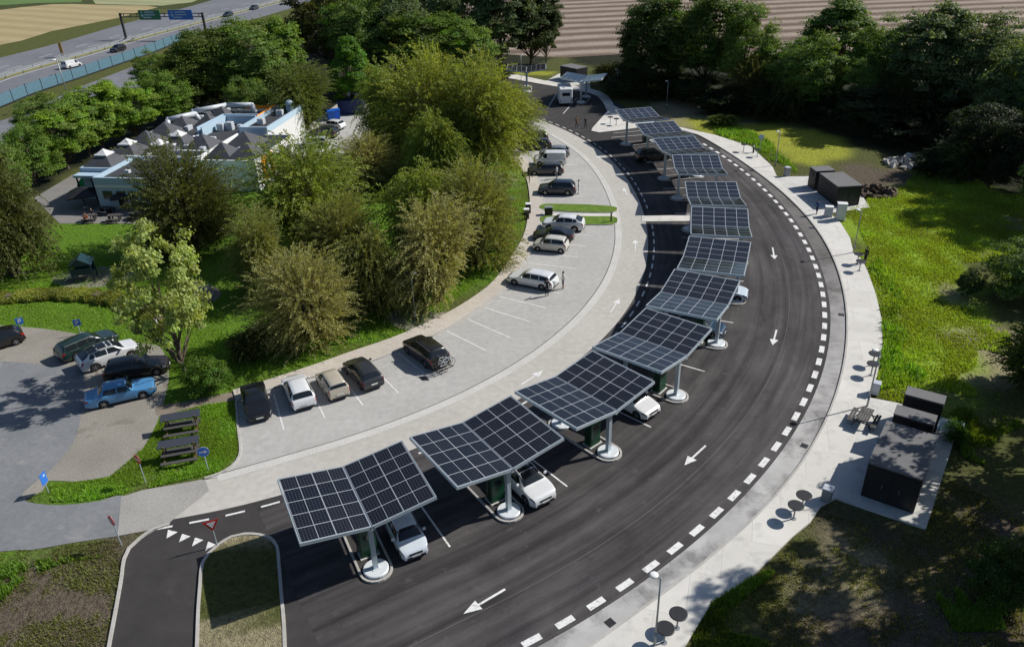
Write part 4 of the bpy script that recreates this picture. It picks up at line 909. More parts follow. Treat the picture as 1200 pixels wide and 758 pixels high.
# bicycles on the tail rack
def make_bike():
    t = thing('bicycle', 'x', 'bicycle')
    for x in (-.52, .52):
        w = MB(); n = 22
        for i in range(n):
            a, b = 2*PI*i/n, 2*PI*(i+1)/n; w.tube((x+.34*math.cos(a), 0, .34+.34*math.sin(a)), (x+.34*math.cos(b), 0, .34+.34*math.sin(b)), .018, n=5, cap=False)
        for i in range(8): a = PI*i/4; w.tube((x, 0, .34), (x+.33*math.cos(a), 0, .34+.33*math.sin(a)), .003, n=3)
        w.build('wheel', 'tyre', t)
    f = MB(); B_, S_, H_, T_ = (-.08, 0, .30), (-.22, 0, .82), (.36, 0, .86), (.40, 0, .74)
    for a, b in ((B_, S_), (S_, H_), (B_, T_), (H_, T_), (T_, (.52, 0, .34)), (B_, (-.52, 0, .34)), (S_, (-.52, 0, .34))): f.tube(a, b, .028, n=6)
    f.build('frame', 'light_grey', t)
    h = MB(); h.tube((.36, 0, .86), (.34, 0, 1.0), .016, n=6); h.tube((.34, -.29, 1.02), (.34, .29, 1.02), .016, n=6); h.build('handlebar', 'mid_grey', t)
    s = MB(); s.tube((-.22, 0, .82), (-.25, 0, .94), .014, n=6); s.cbox((-.26, 0, .94), (.26, .13, .05), .03); s.build('saddle', 'black', t)
    return t
bk = make_bike(); cc_, yw = suv5.location, suv5.rotation_euler[2]; dv = Vector((math.cos(yw), math.sin(yw), 0))
for i, o in enumerate((bk, copy_tree(bk))):
    o.location = cc_-dv*(TY['suv']['L']/2+.36+.30*i)+Vector((0, 0, .46)); o.rotation_euler = (0, 0, yw+PI/2+(PI if i else 0)+.03)
    tag(o, ('dark bicycle on the tail rack of the black SUV, inner one', 'dark bicycle on the tail rack of the black SUV, outer one')[i], 'bicycle', 'bicycles on the tail rack')
rk = thing('bike_rack', 'black tow-bar bicycle rack behind the black SUV', 'bike rack', tuple(cc_-dv*(TY['suv']['L']/2+.1)), yw)
m_ = MB(); m_.tube((.1, 0, .40), (-.75, 0, .40), .03, n=6); m_.build('tow_arm', 'dark_grey', rk)
for x in (-.26, -.56): m_ = MB(); m_.box((x, 0, .40), (.09, 1.3, .03)); m_.build('wheel_tray', 'dark_grey', rk)
m_ = MB(); m_.tube((-.05, -.2, .4), (-.05, -.2, 1.0), .018, n=6); m_.tube((-.05, .2, .4), (-.05, .2, 1.0), .018, n=6); m_.tube((-.05, -.2, 1.0), (-.05, .2, 1.0), .018, n=6); m_.build('hoop', 'dark_grey', rk)
# ================================================================ PEOPLE
def skin_mesh(name, verts, edges, radii, mats, facemat, parent=None, sub=1):
    me = bpy.data.meshes.new(name); me.from_pydata(verts, edges, []); o = bpy.data.objects.new(name, me); C.objects.link(o)
    sk = o.modifiers.new('skin', 'SKIN'); sk.use_smooth_shade = True; sk.branch_smoothing = .6
    sv = me.skin_vertices[0].data
    for i, r in enumerate(radii): sv[i].radius = (r, r) if not isinstance(r, tuple) else r; sv[i].use_root = (i == 0)
    ss = o.modifiers.new('sub', 'SUBSURF'); ss.levels = sub; ss.render_levels = sub
    dg = bpy.context.evaluated_depsgraph_get(); ev = o.evaluated_get(dg); m2 = bpy.data.meshes.new_from_object(ev)
    o.modifiers.clear(); o.data = m2; bpy.data.meshes.remove(me)
    m2.materials.clear()
    for m in mats: m2.materials.append(m)
    m2.polygons.foreach_set('material_index', [facemat(p.center) for p in m2.polygons]); m2.polygons.foreach_set('use_smooth', [True]*len(m2.polygons))
    o.parent = parent; return o
CL = {}
def clothmat(c):
    k = tuple(c)
    if k not in CL: CL[k] = plain('cloth_%02d' % len(CL), c, .85, 0, .25, 12)
    return CL[k]
def person(px, face, label, top, legs, shorts=False, stride=.0, arms='down', hair=(.02, .014, .01), hgt=1.74, loc=None, sit=False, sleeves=True, group=None):
    """one standing, walking or seated figure: +X is the way it faces"""
    x, y = loc if loc else G(*px)
    t = thing('person', label, 'person', (x, y, 0.012 if not loc else 0.), face, group)
    s = hgt/1.74; V = []; E = []; Rr = []
    def v(p, r, prev=None):
        V.append(tuple(c*s for c in p)); Rr.append(r*s if not isinstance(r, tuple) else tuple(q*s for q in r)); i = len(V)-1
        if prev is not None: E.append((prev, i))
        return i
    hz = .50 if sit else .93
    pel = v((0, 0, hz), (.15, .11)); wa = v((.01, 0, hz+.16), (.135, .10), pel); ch = v((.02, 0, hz+.36), (.155, .11), wa); up = v((.0, 0, hz+.49), (.12, .085), ch)
    nk = v((.01, 0, hz+.58), .052, up); hd0 = v((.03, 0, hz+.66), .075, nk); hd = v((.03, 0, hz+.74), .092, hd0); v((.015, 0, hz+.80), .075, hd); v((.125, 0, hz+.70), .022, hd0)
    for sd in (1, -1):
        st = stride*sd
        hp = v((0, .095*sd, hz-.06), .092, pel)
        if sit: kn = v((.42, .12*sd, .50), .062, hp); an = v((.42, .12*sd, .09), .042, kn); v((.56, .13*sd, .04), .038, an)
        else: kn = v((.03+st*.5, .10*sd, .49+abs(stride)*.02), .064, hp); an = v((st-.02-(.06 if st < 0 else 0), .10*sd, .09), .042, kn); v((st+.14, .12*sd, .04), .038, an)
        sh = v((0, .19*sd, hz+.48), .062, up)
        if arms == 'down' or (arms == 'phone' and sd < 0): el = v((-.02-st*.3, .25*sd, hz+.22), .044, sh); wr = v((.06-st*.6, .26*sd, hz-.01), .03, el); dn = Vector((.15, 0, -1)).normalized()
        elif arms == 'table': el = v((.08, .24*sd, hz+.23), .044, sh); wr = v((.32, .14*sd, hz+.22), .03, el); dn = Vector((1, 0, -.1)).normalized()
        else: el = v((.08, .24*sd, hz+.24), .044, sh); wr = v((.28, .10*sd, hz+.34), .03, el); dn = Vector((.9, 0, .4)).normalized()
        w0 = Vector(V[wr])/s; pm = v(w0+dn*.06, (.026, .034), wr)
        for k, (oy, ln) in enumerate(((-.027, .065), (-.009, .08), (.009, .075), (.027, .06))):
            a = w0+dn*.10+Vector((.0, oy, 0)); i1 = v(a, .0095, pm); v(a+dn*ln*.5+Vector((.014, 0, -.004)), .008, i1)
        i1 = v(w0+dn*.055+Vector((.03, -.012*sd, 0)), .011, pm); v(w0+dn*.095+Vector((.045, -.012*sd, 0)), .009, i1)
    mats = [clothmat(top), clothmat(legs), M['skin'], M['black']]
    def fm(c):
        z = c.z/s; ay = abs(c.y)/s
        if z > hz+.545: return 2
        if ay > .205 and not sit and z < hz+.02: return 2
        if sit and c.x/s > .24 and z > .6: return 2
        if ay > .205 and not sleeves and z < hz+.30: return 2
        if z < .075: return 3
        if z > hz+.02 and not (sit and c.x/s > .2 and z < .6): return 0
        if shorts and z < .50: return 2
        return 1
    skin_mesh('body', V, E, Rr, mats, fm, t)
    h = MB(); n = 12
    prof = [(.098, .70), (.106, .755), (.098, .81), (.06, .855), (.012, .868)]
    h.lathe([(r*s, (hz+z)*s) for r, z in prof], (.008*s, 0, 0), n); 
    h.v = [(x_ if x_ < .055*s or z_ > (hz+.79)*s else .055*s, y_*.9, z_) for x_, y_, z_ in h.v]
    h.build('hair', clothmat(hair), t, smooth=True)
    f = MB()
    for sd in (1, -1): f.lathe([(.001, -.008), (.010*s, 0), (.001, .008)], (.108*s, .033*s*sd, (hz+.745)*s), 6)
    f.box((.112*s, 0, (hz+.675)*s), (.012*s, .045*s, .010*s)); f.build('face', M['hair'], t)
    return t
person((641, 347), R(75), 'man in dark clothes standing behind the white estate', (.010, .011, .012), (.012, .013, .015), arms='phone')
person((660, 338.5), R(200), 'person in a white shirt and grey shorts near the white estate', (.72, .72, .74), (.20, .19, .21), shorts=True, sleeves=False)
person((678, 227.5), R(180), 'person dressed in white behind the navy SUV', (.74, .74, .76), (.68, .67, .70), hair=(.03, .02, .015))
person((652.5, 209.5), R(150), 'person in grey between the navy SUV and the dark grey estate', (.38, .39, .42), (.10, .11, .14))
person((675.5, 150), R(-70), 'walker in a brown jacket on the far road', (.20, .11, .05), (.03, .03, .04), stride=.16)
person((686, 150.5), R(-75), 'walker in dark clothes on the far road, right of the brown jacket', (.015, .02, .03), (.02, .02, .025), stride=.14)
person((956.5, 252), R(215), 'walker in blue crossing the service paving', (.02, .06, .20), (.02, .04, .10), stride=.18, loc=None)
person((1013, 309), R(195), 'person in black behind the two round tables by the lamp post', (.008, .008, .012), (.010, .010, .014))
person((585, 246), R(10), 'person in pale clothes at the grass edge under the trees', (.62, .63, .66), (.50, .52, .55), hair=(.45, .42, .36))
person((620.5, 215), R(190), 'small figure in dark clothes on the footpath by the grey estate', (.02, .02, .03), (.05, .05, .08), hgt=1.2)
# ================================================================ STREET FURNITURE
def make_lamp(h=4.55):
    t = thing('street_lamp', 'x', 'street lamp')
    p = MB(); p.tube((0, 0, 0), (0, 0, .9), .075, .07, 10); p.tube((0, 0, .9), (0, 0, h), .055, .038, 10); p.build('pole', 'lamp_metal', t, smooth=True)
    a = MB(); a.tube((0, 0, h-.06), (.22, 0, h+.02), .03, n=8); a.build('arm', 'lamp_metal', t)
    b = MB(); b.lathe([(.05, -.08), (.20, -.05), (.215, -.01), (.18, .03), (.06, .04)], (.33, 0, h+.05), 18); b.build('lamp_head', 'white', t, smooth=True)
    g = MB(); g.lathe([(.15, -.065), (.15, -.05)], (.33, 0, h+.045), 14); g.build('diffuser', 'plate', t)
    return t
lamp0 = make_lamp()
LAMPS = [((1015.8, 477), 175, 'street lamp beside the picnic table and the dark containers'), ((999.7, 297), 170, 'street lamp at the meadow edge above the two round tables'), ((767, 757), 150, 'street lamp at the bottom edge beside two round tables'), ((486.9, 375), -20, 'street lamp among the olive shrubs above the dark grey hatchback'), ((908.5, 194.5), 190, 'street lamp next to the grey bin on the upper pavement'), ((781, 127.5), 200, 'street lamp behind the far canopies against the bare soil'), ((723, 112), 200, 'street lamp right of the motorhome turning area'), ((611, 92), -60, 'street lamp behind the end-on canopy')]
for k, (px, rot, lb) in enumerate(LAMPS):
    o = lamp0 if k == 0 else copy_tree(lamp0); x, y = G(*px); o.location = (x, y, .09 if k in (0, 2) else 0); o.rotation_euler = (0, 0, R(rot)); tag(o, lb, 'street lamp', 'street lamps around the lay-by')
x, y = G(84, 128); o = copy_tree(lamp0); o.location = (x, y, 0); o.scale = (1.9, 1.9, 1.9); o.rotation_euler = (0, 0, R(170)); tag(o, 'tall street lamp by the slip road above the bright trees', 'street lamp', 'street lamps around the lay-by')
x, y = G(190, 400); o = copy_tree(lamp0); o.location = (x, y, 0); o.rotation_euler = (0, 0, R(0)); o.scale = (.95, .95, .55); tag(o, 'low lamp beside the pale young tree on the yard edge', 'street lamp', 'street lamps around the lay-by')

def sign_post(px, face, label, h=2.1, cat='road sign', tilt=0., top=None):
    x, y = G(*px); t = thing('road_sign', label, cat, (x, y, 0), face)
    p = MB(); p.tube((0, 0, 0), (tilt*h, 0, h), .032, n=8); p.build('post', 'steel', t); return t
def disc(r, z, th=.02, n=28, x=.045): m = MB(); m.lathe([(r, 0), (r, th)], (0, 0, 0), n, axis='Y'); m.v = [(y+x, a, b+z) for a, y, b in m.v]; return m
CAMAZ = -PI/2
# give way sign on the exit island (faces traffic coming up the exit road)
t = sign_post((255, 640), R(-66), 'red and white give way triangle on the exit island', 1.85)
def tri(r, z, x): m = MB(); P = [(r*math.cos(a), r*math.sin(a)) for a in (R(-90), R(30), R(150))]; m.add([(x, a, z+b) for a, b in P]+[(x-.02, a, z+b) for a, b in P], [(0, 1, 2), (5, 4, 3), (0, 3, 4, 1), (1, 4, 5, 2), (2, 5, 3, 0)]); return m
tri(.50, 1.72, .045).build('plate', 'red', t); tri(.29, 1.72, .052).build('inner_field', 'white', t)
# no entry signs
for px, f, lb in (((142.5, 639), R(-128), 'no entry sign at the mouth of the exit lane by the brown verge'), ((171, 566), R(-125), 'no entry sign on the green verge left of the picnic shelters')):
    t = sign_post(px, f, lb, 2.2); disc(.33, 1.95).build('plate', 'red', t); m = MB(); m.box((.069, 0, 1.95), (.008, .46, .11)); m.build('bar', 'white', t)
    b = disc(.325, 1.95, .01, 28, .03); b.build('sign_back', 'mid_grey', t)
# blue direction arrow
t = sign_post((244.5, 552), R(-75), 'round blue sign with white arrow pointing right on the lawn', 1.75)
disc(.36, 1.62).build('plate', 'blue', t); r = disc(.375, 1.62, .012, 28, .046); r.build('rim', 'white', t)
m = MB(); X = .068; m.add([(X, -.24, 1.58), (X, .06, 1.58), (X, .06, 1.48), (X, .27, 1.62), (X, .06, 1.76), (X, .06, 1.66), (X, -.24, 1.66)], [(0, 1, 5, 6), (2, 3, 4, 5, 1)]); m.build('arrow', 'white', t, norm=False)
# parking signs of the yard
for px, f, lb in (((28, 390), R(-60), 'blue parking sign above the black hatchback on the yard edge'), ((95, 392), R(-75), 'blue parking sign behind the dark green estate')):
    t = sign_post(px, f, lb, 1.5); m = MB(); m.box((.05, 0, 1.2), (.02, .58, .58)); m.build('plate', 'blue', t)
    m = MB()
    m.box((.064, -.09, 1.2), (.008, .075, .38)); m.box((.064, .0, 1.36), (.008, .2, .07)); m.box((.064, .0, 1.19), (.008, .2, .07)); m.box((.064, .10, 1.275), (.008, .07, .20)); m.build('letter', 'white', t)
t = sign_post((57, 577), R(-5), 'blue rectangular sign leaning over the point of the green verge', 1.5, tilt=0); m = MB(); m.box((.05, 0, 1.15), (.02, .55, .8)); m.build('plate', 'blue', t)
m = MB(); m.box((.064, .08, 1.32), (.008, .16, .14)); m.build('symbol', 'pale_blue_and_shade', t)
# information sign by the upper pavement
t = sign_post((890, 178), R(-110), 'pale blue square sign on the upper pavement edge', 2.4); m = MB(); m.box((.05, 0, 2.1), (.02, .62, .62)); m.build('plate', 'pale_blue_and_shade', t)
t = sign_post((599, 250.5), R(-80), 'small white sign on a thin dark post by the path end', 2.0); m = MB(); m.box((.05, .15, 1.9), (.02, .5, .16)); m.build('plate', 'white', t)

# round standing tables
def make_table():
    t = thing('standing_table', 'x', 'round table'); m = MB(); m.lathe([(.43, 0), (.46, .015), (.46, .045), (.43, .06)], (0, 0, .98), 26); m.build('tabletop', 'dark_grey', t)
    m = MB(); m.tube((0, 0, 0), (0, 0, .98), .045, n=10); m.build('pole', 'mid_grey', t)
    m = MB(); m.lathe([(.16, 0), (.16, .02)], (0, 0, 0), 14); m.build('foot', 'mid_grey', t); return t
tb0 = make_table()
for k, (px, lb) in enumerate((((939, 597), 'slatted round table nearer the pale bin on the lower pavement'), ((929.5, 609), 'slatted round table left of the one by the pale bin'), ((1022, 429), 'upper of two round tables beside the meadow street lamp and bin'), ((1020, 441), 'lower of two round tables beside the meadow street lamp and bin'), ((793, 737), 'round table right of the street lamp at the bottom edge'), ((778, 754), 'round table touching the street lamp at the bottom edge'), ((1004, 310), 'upper round table in front of the person in black'), ((1006.5, 318.5), 'lower round table in front of the person in black'), ((871, 178.5), 'round table left of the pale blue square sign'), ((887, 184.5), 'round table below the pale blue square sign'), ((715, 145.5), 'left round table on the far pavement corner'), ((722, 147.5), 'right round table on the far pavement corner'))):
    o = tb0 if k == 0 else copy_tree(tb0); x, y = G(*px); o.location = (x, y, .10); tag(o, lb, 'round table', 'round standing tables along the pavement')
# bins
def make_bin(w, d, h, mat, lid):
    t = thing('litter_bin', 'x', 'bin'); m = MB(); m.cbox((0, 0, .0), (w, d, h-.06), .03); m.build('body', mat, t); m = MB(); m.cbox((0, 0, h-.06), (w+.03, d+.03, .07), .02); m.build('lid', lid, t)
    m = MB(); m.box((-w/2-.004, 0, h-.28), (.012, d*.6, .14)); m.build('opening', 'black', t); return t
for px, sz, mats, rz, lb in (((967.5, 587), (.55, .55, .95), ('mid_grey', 'light_grey'), R(-35), 'grey bin with pale lid beside the slatted tables'), ((1024.5, 462), (.55, .55, .95), ('light_grey', 'light_grey'), R(-30), 'pale bin at the foot of the lamp by the meadow tables'), ((921.5, 207), (.62, .62, 1.15), ('mid_grey', 'light_grey'), R(10), 'grey bin on the upper pavement next to the street lamp'), ((617, 256.5), (.6, .6, 1.1), ('dark_grey', 'plate'), R(0), 'dark bin with white lid nearer the crossing path'), ((619, 250), (.6, .6, 1.1), ('dark_grey', 'plate'), R(0), 'dark bin with white lid farther along the footpath'), ((643, 252), (.9, .6, .9), ('dark_grey', 'mid_grey'), R(0), 'dark box at the end of the grass strip')):
    t = make_bin(*sz, *mats); x, y = G(*px); t.location = (x, y, .10); t.rotation_euler = (0, 0, rz); tag(t, lb, 'bin')
# service cabinets
for px, sz, rz, lb in (((970, 254.5), (.8, .6, 1.05), R(-15), 'low grey service cabinet left of the tall one'), ((984, 258), (.95, .7, 1.75), R(-15), 'tall pale service cabinet on the service paving')):
    x, y = G(*px); t = thing('service_cabinet', lb, 'cabinet', (x, y, .10), rz); m = MB(); m.cbox((0, 0, .08), sz, .03); m.build('body', 'light_grey', t)
    m = MB(); m.box((0, 0, .05), (sz[0]+.08, sz[1]+.08, .1)); m.build('plinth', 'concrete', t); m = MB(); m.box((-sz[0]/2-.006, 0, sz[2]/2+.08), (.012, sz[1]*.85, sz[2]*.85)); m.build('door', 'mid_grey', t); m = MB(); m.box((0, 0, sz[2]+.10), (sz[0]+.08, sz[1]+.08, .05)); m.build('lid', 'white', t)
# bollard at the grass strip, reflector post at the upper pavement
x, y = G(716, 260.5); t = thing('bollard', 'short black bollard on the end of the grass strip', 'bollard', (x, y, .1)); m = MB(); m.tube((0, 0, 0), (0, 0, .95), .09, n=12); m.build('post', 'black', t); m = MB(); m.lathe([(.09, 0), (.09, .03), (.03, .07)], (0, 0, .95), 12); m.build('cap', 'dark_grey', t)
x, y = G(882.5, 180); t = thing('bollard', 'black post with pale cap by the upper pavement sign', 'bollard', (x, y, .0)); m = MB(); m.tube((0, 0, 0), (0, 0, .9), .11, n=12); m.build('post', 'black', t); m = MB(); m.lathe([(.11, 0), (.11, .16), (.05, .2)], (0, 0, .9), 12); m.build('cap', 'light_grey', t)
# picnic shelters on the lawn: table with benches under a tilted felt canopy
def make_shelter():
    t = thing('picnic_shelter', 'x', 'picnic table')
    m = MB(); m.box((0, .34, 1.42), (2.6, .72, .05), rx=R(14)); m.build('roof', 'felt_blue', t)
    m = MB(); m.box((0, 0, .74), (2.3, .62, .05)); m.build('tabletop', 'wood_grey', t)
    for y in (-.72, .72): m = MB(); m.box((0, y, .45), (2.3, .30, .05)); m.build('bench', 'wood_grey', t)
    for x in (-.95, .95):
        m = MB(); m.box((x, 0, .36), (.09, 1.7, .09)); m.box((x, -.45, .2), (.09, .09, .42)); m.box((x, .45, .2), (.09, .09, .42)); m.box((x, 0, .55), (.09, .5, .34)); m.build('trestle', 'wood', t)
        m = MB(); m.box((x, .62, .95), (.09, .09, 1.0)); m.box((x, .02, 1.1), (.09, .09, .72)); m.build('roof_post', 'wood', t)
    return t
sh0 = make_shelter()
for k, (px, lb) in enumerate((((215, 506), 'upper picnic shelter with blue-grey felt roof on the lawn'), ((213, 538), 'lower picnic shelter behind the blue arrow sign'))):
    o = sh0 if k == 0 else copy_tree(sh0); x, y = G(*px); o.location = (x, y, 0); o.rotation_euler = (0, 0, R(14)); o.scale = (1, 1, .82); tag(o, lb, 'picnic table', 'picnic shelters on the lawn')
# picnic bench set on the slab
x, y = G(1011, 497); qa, qb = G(1016, 486), G(1008, 500); t = thing('picnic_table', 'grey picnic table with benches on the slab by the containers', 'picnic table', (x, y, .106), math.atan2(qb[1]-qa[1], qb[0]-qa[0]))
m = MB()
for k in range(5): m.box((0, -.32+.16*k, .74), (1.7, .14, .04))
m.build('tabletop', 'wood_grey', t)
for yb in (-.75, .75):
    m = MB(); m.box((0, yb-.09, .45), (1.7, .15, .04)); m.box((0, yb+.09, .45), (1.7, .15, .04)); m.build('bench', 'wood_grey', t)
for xx in (-.6, .6): m = MB(); m.box((xx, 0, .40), (.08, 1.7, .06)); m.tube((xx, -.62, 0), (xx, -.2, .72), .04, n=6); m.tube((xx, .62, 0), (xx, .2, .72), .04, n=6); m.build('trestle', 'dark_grey', t)

# technical containers
def container(label, roof_px, h, z0=.106):
    """dark clad box from its roof outline (photo points, roof height h)"""
    P = [np.array(G(*p, h)) for p in roof_px]; c = sum(P)/4
    a = (P[1]-P[0]+P[2]-P[3])/2; b = (P[3]-P[0]+P[2]-P[1])/2; la, lb = np.hypot(*a), np.hypot(*b); yaw = math.atan2(a[1], a[0])
    t = thing('technical_container', label, 'container', (*c, z0), yaw)
    m = MB(); m.box((0, 0, (h-z0)/2), (la-.06, lb-.06, h-z0-.08)); m.build('cladding', 'clad', t)
    m = MB(); m.box((0, 0, h-z0-.05), (la, lb, .10)); m.build('roof', 'felt', t)
    m = MB(); m.box((0, 0, .04), (la-.1, lb-.1, .08)); m.build('plinth', 'dark_grey', t)
    for xo in (-.22, .22):
        m = MB(); m.box((xo*la*.9, -(lb/2-.03)-.012, (h-z0)*.46), (la*.36, .024, (h-z0)*.8)); d_ = m.build('door', 'dark_grey', t); q = MB(); q.box((xo*la*.9+.12*np.sign(-xo), -(lb/2)-.02, (h-z0)*.46), (.03, .05, .3)); q.build('handle', 'mid_grey', d_)
    for s in (1, -1):
        m = MB()
        for z in np.arange(h*.62, h*.78, .07): m.box((s*(la/2-.03+.012), 0, z), (.03, lb*.3, .04))
        m.build('vent_grille', 'dark_grey', t)
    return t
za = lambda pts: Z6(980, 430, 3.61, pts)
container('large dark container with dappled tree shadow on its flat roof', [(1041, 493.7), (1101.9, 510.3), (1081, 563), (1015.5, 539.4)], 2.65)
container('middle dark container just behind the large one', za([(262, 158), (432, 205), (415, 245), (238, 195)]), 2.45)
container('rearmost of the three dark containers, nearest the meadow', za([(305, 80), (470, 122), (455, 158), (288, 112)]), 2.45)
container('larger dark container on the upper service paving', [(962.5, 202.8), (988.3, 201.3), (1010.8, 217.5), (980, 218.8)], 2.45)
container('smaller dark container behind the larger one on the service paving', [(949, 195), (973, 194.3), (977.5, 199.5), (957, 201)], 2.45)
container('dark container behind the pale canopy at the far field edge', [(656, 77), (668, 75), (690, 78), (676, 81)], 2.6, .1)
# pale panel on posts beside the containers
x, y = G(1110, 513); t = thing('info_panel', 'pale blue slanted panel beside the large dark container', 'panel', (x, y, 0), R(-30)); m = MB(); m.box((0, 0, 1.0), (1.5, .9, .05), rx=R(25)); m.box((-.35, 0, 1.03), (.5, .7, .03), rx=R(25)); m.build('panel', 'pale_blue_and_shade', t)
for xx in (-.6, .6): m = MB(); m.tube((xx, 0, 0), (xx, 0, 1.0), .04, n=8); m.build('post', 'steel', t)
# rubble and soil heaps
def heap(name, px, label, cat, n, spread, size, mat, hgt=.5):
    x, y = G(*px); t = MB(); r = random.Random(px[0])
    for _ in range(n):
        a, d = r.random()*2*PI, r.random()**.6; s = size*(.5+r.random()); c = Vector((math.cos(a)*d*spread[0], math.sin(a)*d*spread[1], hgt*(1-d)*r.random()+s*.3))
        q = [Vector((r.gauss(0, 1), r.gauss(0, 1), r.gauss(0, .7))).normalized()*s for _ in range(9)]
        bm = bmesh.new()
        for p in q: bm.verts.new(c+p)
        h = bmesh.ops.convex_hull(bm, input=bm.verts[:])
        bm.verts.index_update(); vs = [v.co.copy() for v in bm.verts]; fs = [tuple(v.index for v in f.verts) for f in bm.faces]; bm.free(); t.add(vs, fs)
    o = t.build(name, mat, None, loc=(x, y, -.02)); tag(o, label, cat); return o
heap('rubble_heap', (1069, 192), 'heap of pale rubble at the edge of the dark wood', 'rubble heap', 90, (3.6, 2.4), .42, 'stone', 1.0)
heap('soil_heap', (1025, 226), 'brown soil heap right of the service paving', 'soil heap', 90, (2.6, 2.2), .35, plain('soil', (.10, .072, .05), .95, 0, .4, 5), .9)
# playground house and fire pit
x, y = G(101, 327); t = thing('climbing_house', 'dark teal climbing house on the sand circle', 'climbing house', (x, y, 0), R(15)); t.scale = (.82, .82, .82)
for k, (cx, cy) in enumerate(((-1.1, -.9), (1.1, -.9), (-1.1, .9), (1.1, .9))): m = MB(); m.box((cx, cy, 1.1), (.14, .14, 2.2)); m.build('post', 'teal', t)
m = MB(); m.box((0, 0, 1.0), (2.3, 1.9, .1)); m.build('platform', 'teal', t)
for s in (1, -1): m = MB(); m.box((0, s*.92, 1.4), (2.2, .05, .7)); m.build('side_panel', 'teal', t)
m = MB(); m.prism([(-1.3, 2.15), (1.3, 2.15), (0, 3.0)], -1.1, 1.1); m.v = [(a, z, b) for a, b, z in m.v]; m.build('roof', 'teal', t)
m = MB(); m.box((-1.75, 0, .55), (1.6, .6, .05), ry=R(-38)); m.build('slide', 'light_grey', t)
x, y = G(234, 347); t = thing('log_pile', 'pile of pale logs on the small gravel circle', 'log pile', (x, y, 0), R(20)); m = MB(); r = random.Random(4)
for k in range(14): a = r.random()*PI; m.tube((r.gauss(0, .4)-math.cos(a), r.gauss(0, .4)-math.sin(a)*.5, .15+.06*k), (r.gauss(0, .4)+math.cos(a), r.gauss(0, .4)+math.sin(a)*.5, .2+.06*k), .10, .08, 7)
m.build('logs', 'stone', t); m = MB(); m.box((-.9, -.4, .45), (.6, .5, .9)); m.build('fire_basket', 'teal', t)

# motorway: gantry, rails, glass noise barrier
x, y = G(148, 46); x2, y2 = G(243, 46); d = math.hypot(x2-x, y2-y); yaw = math.atan2(y2-y, x2-x)
t = thing('sign_gantry', 'dark steel sign gantry with green and blue boards over the motorway', 'sign gantry', (x, y, 0), yaw)
for xx in (0, d): m = MB(); m.box((xx, 0, 3.4), (.5, .5, 6.8)); m.build('leg', 'dark_grey', t)
m = MB(); m.box((d/2, 0, 6.6), (d+.5, .35, .2)); m.box((d/2, 0, 5.8), (d+.5, .35, .2))
for k in range(12): m.box((d*(k+.5)/12, 0, 6.2), (.1, .3, .8))
m.build('beam', 'dark_grey', t)
for x0, x1, mt, nm in ((.24*d, .50*d, 'sign_green', 'green_board'), (.60*d, .89*d, 'blue', 'blue_board')):
    m = MB(); m.box(((x0+x1)/2, -.35, 6.3), (x1-x0, .12, 2.5)); b = m.build(nm, mt, t)
    w = MB(); L_ = x1-x0
    for k, (fx, fw, fz) in enumerate(((.12, .08, .7), (.30, .42, .72), (.26, .5, .05), (.2, .36, -.65))): w.box((x0+L_*(fx+fw/2), -.42, 6.3+fz), (L_*fw, .02, .3))
    w.lathe([(.38, 0), (.38, .02)], (x0+L_*.16, -.43, 6.3-.1), 14, axis='Y'); w.build('lettering', 'pale_blue_and_shade', b)
def rail(path, name, label, mat, h=.75):
    t = thing(name, label, 'guard rail', (*path[0], 0)); o = np.array(path[0]); P = path-o
    m = band_mb(P, -.04, .04, h-.32, h); m.build('rail', mat, t)
    m = MB(); S = arclen(P)[-1]
    for s in np.arange(0, S, 6): p = at_s(P, s); m.box((p[0], p[1], h/2), (.1, .1, h))
    m.build('posts', 'dark_grey', t)['kind'] = 'stuff'; return t
rail(offset(MED, 1.3), 'guard_rail', 'grey guard rail on the far side of the central reserve', 'mid_grey'); rail(offset(MED, -1.1), 'guard_rail', 'grey guard rail on the near side of the central reserve', 'mid_grey')
NB = catmull(W([(-120, 172), (-60, 152), (0, 127), (40, 110.5), (60, 103.5), (100, 90), (150, 72.5), (175, 64), (200, 54), (215, 48.5)]), 3)
t = thing('noise_barrier', 'blue glass noise barrier between motorway and slip road', 'noise barrier', (*NB[0], 0)); P = NB-NB[0]
band_mb(P, -.04, .04, .3, 2.3).build('glass', 'barrier_glass', t); band_mb(P, -.12, .12, 0, .3).build('plinth', 'dark_grey', t)
m = MB()
S_ = arclen(P)[-1]
for s in np.arange(0, S_, 5): p = at_s(P, s); q = MB(); q.box((p[0], p[1], 1.2), (.16, .16, 2.4)); q.build('post', 'dark_grey', t)
x, y = G(74, 67); t = thing('warning_board', 'orange board standing on the motorway reserve', 'road sign', (x, y, 0), R(-40)); m = MB(); m.box((0, 0, 2.2), (1.7, .1, 2.4)); m.build('board', plain('amber_board', (.42, .22, .02), .6), t); m = MB(); m.box((-.5, 0, .6), (.1, .1, 1.2)); m.box((.5, 0, .6), (.1, .1, 1.2)); m.build('legs', 'dark_grey', t)
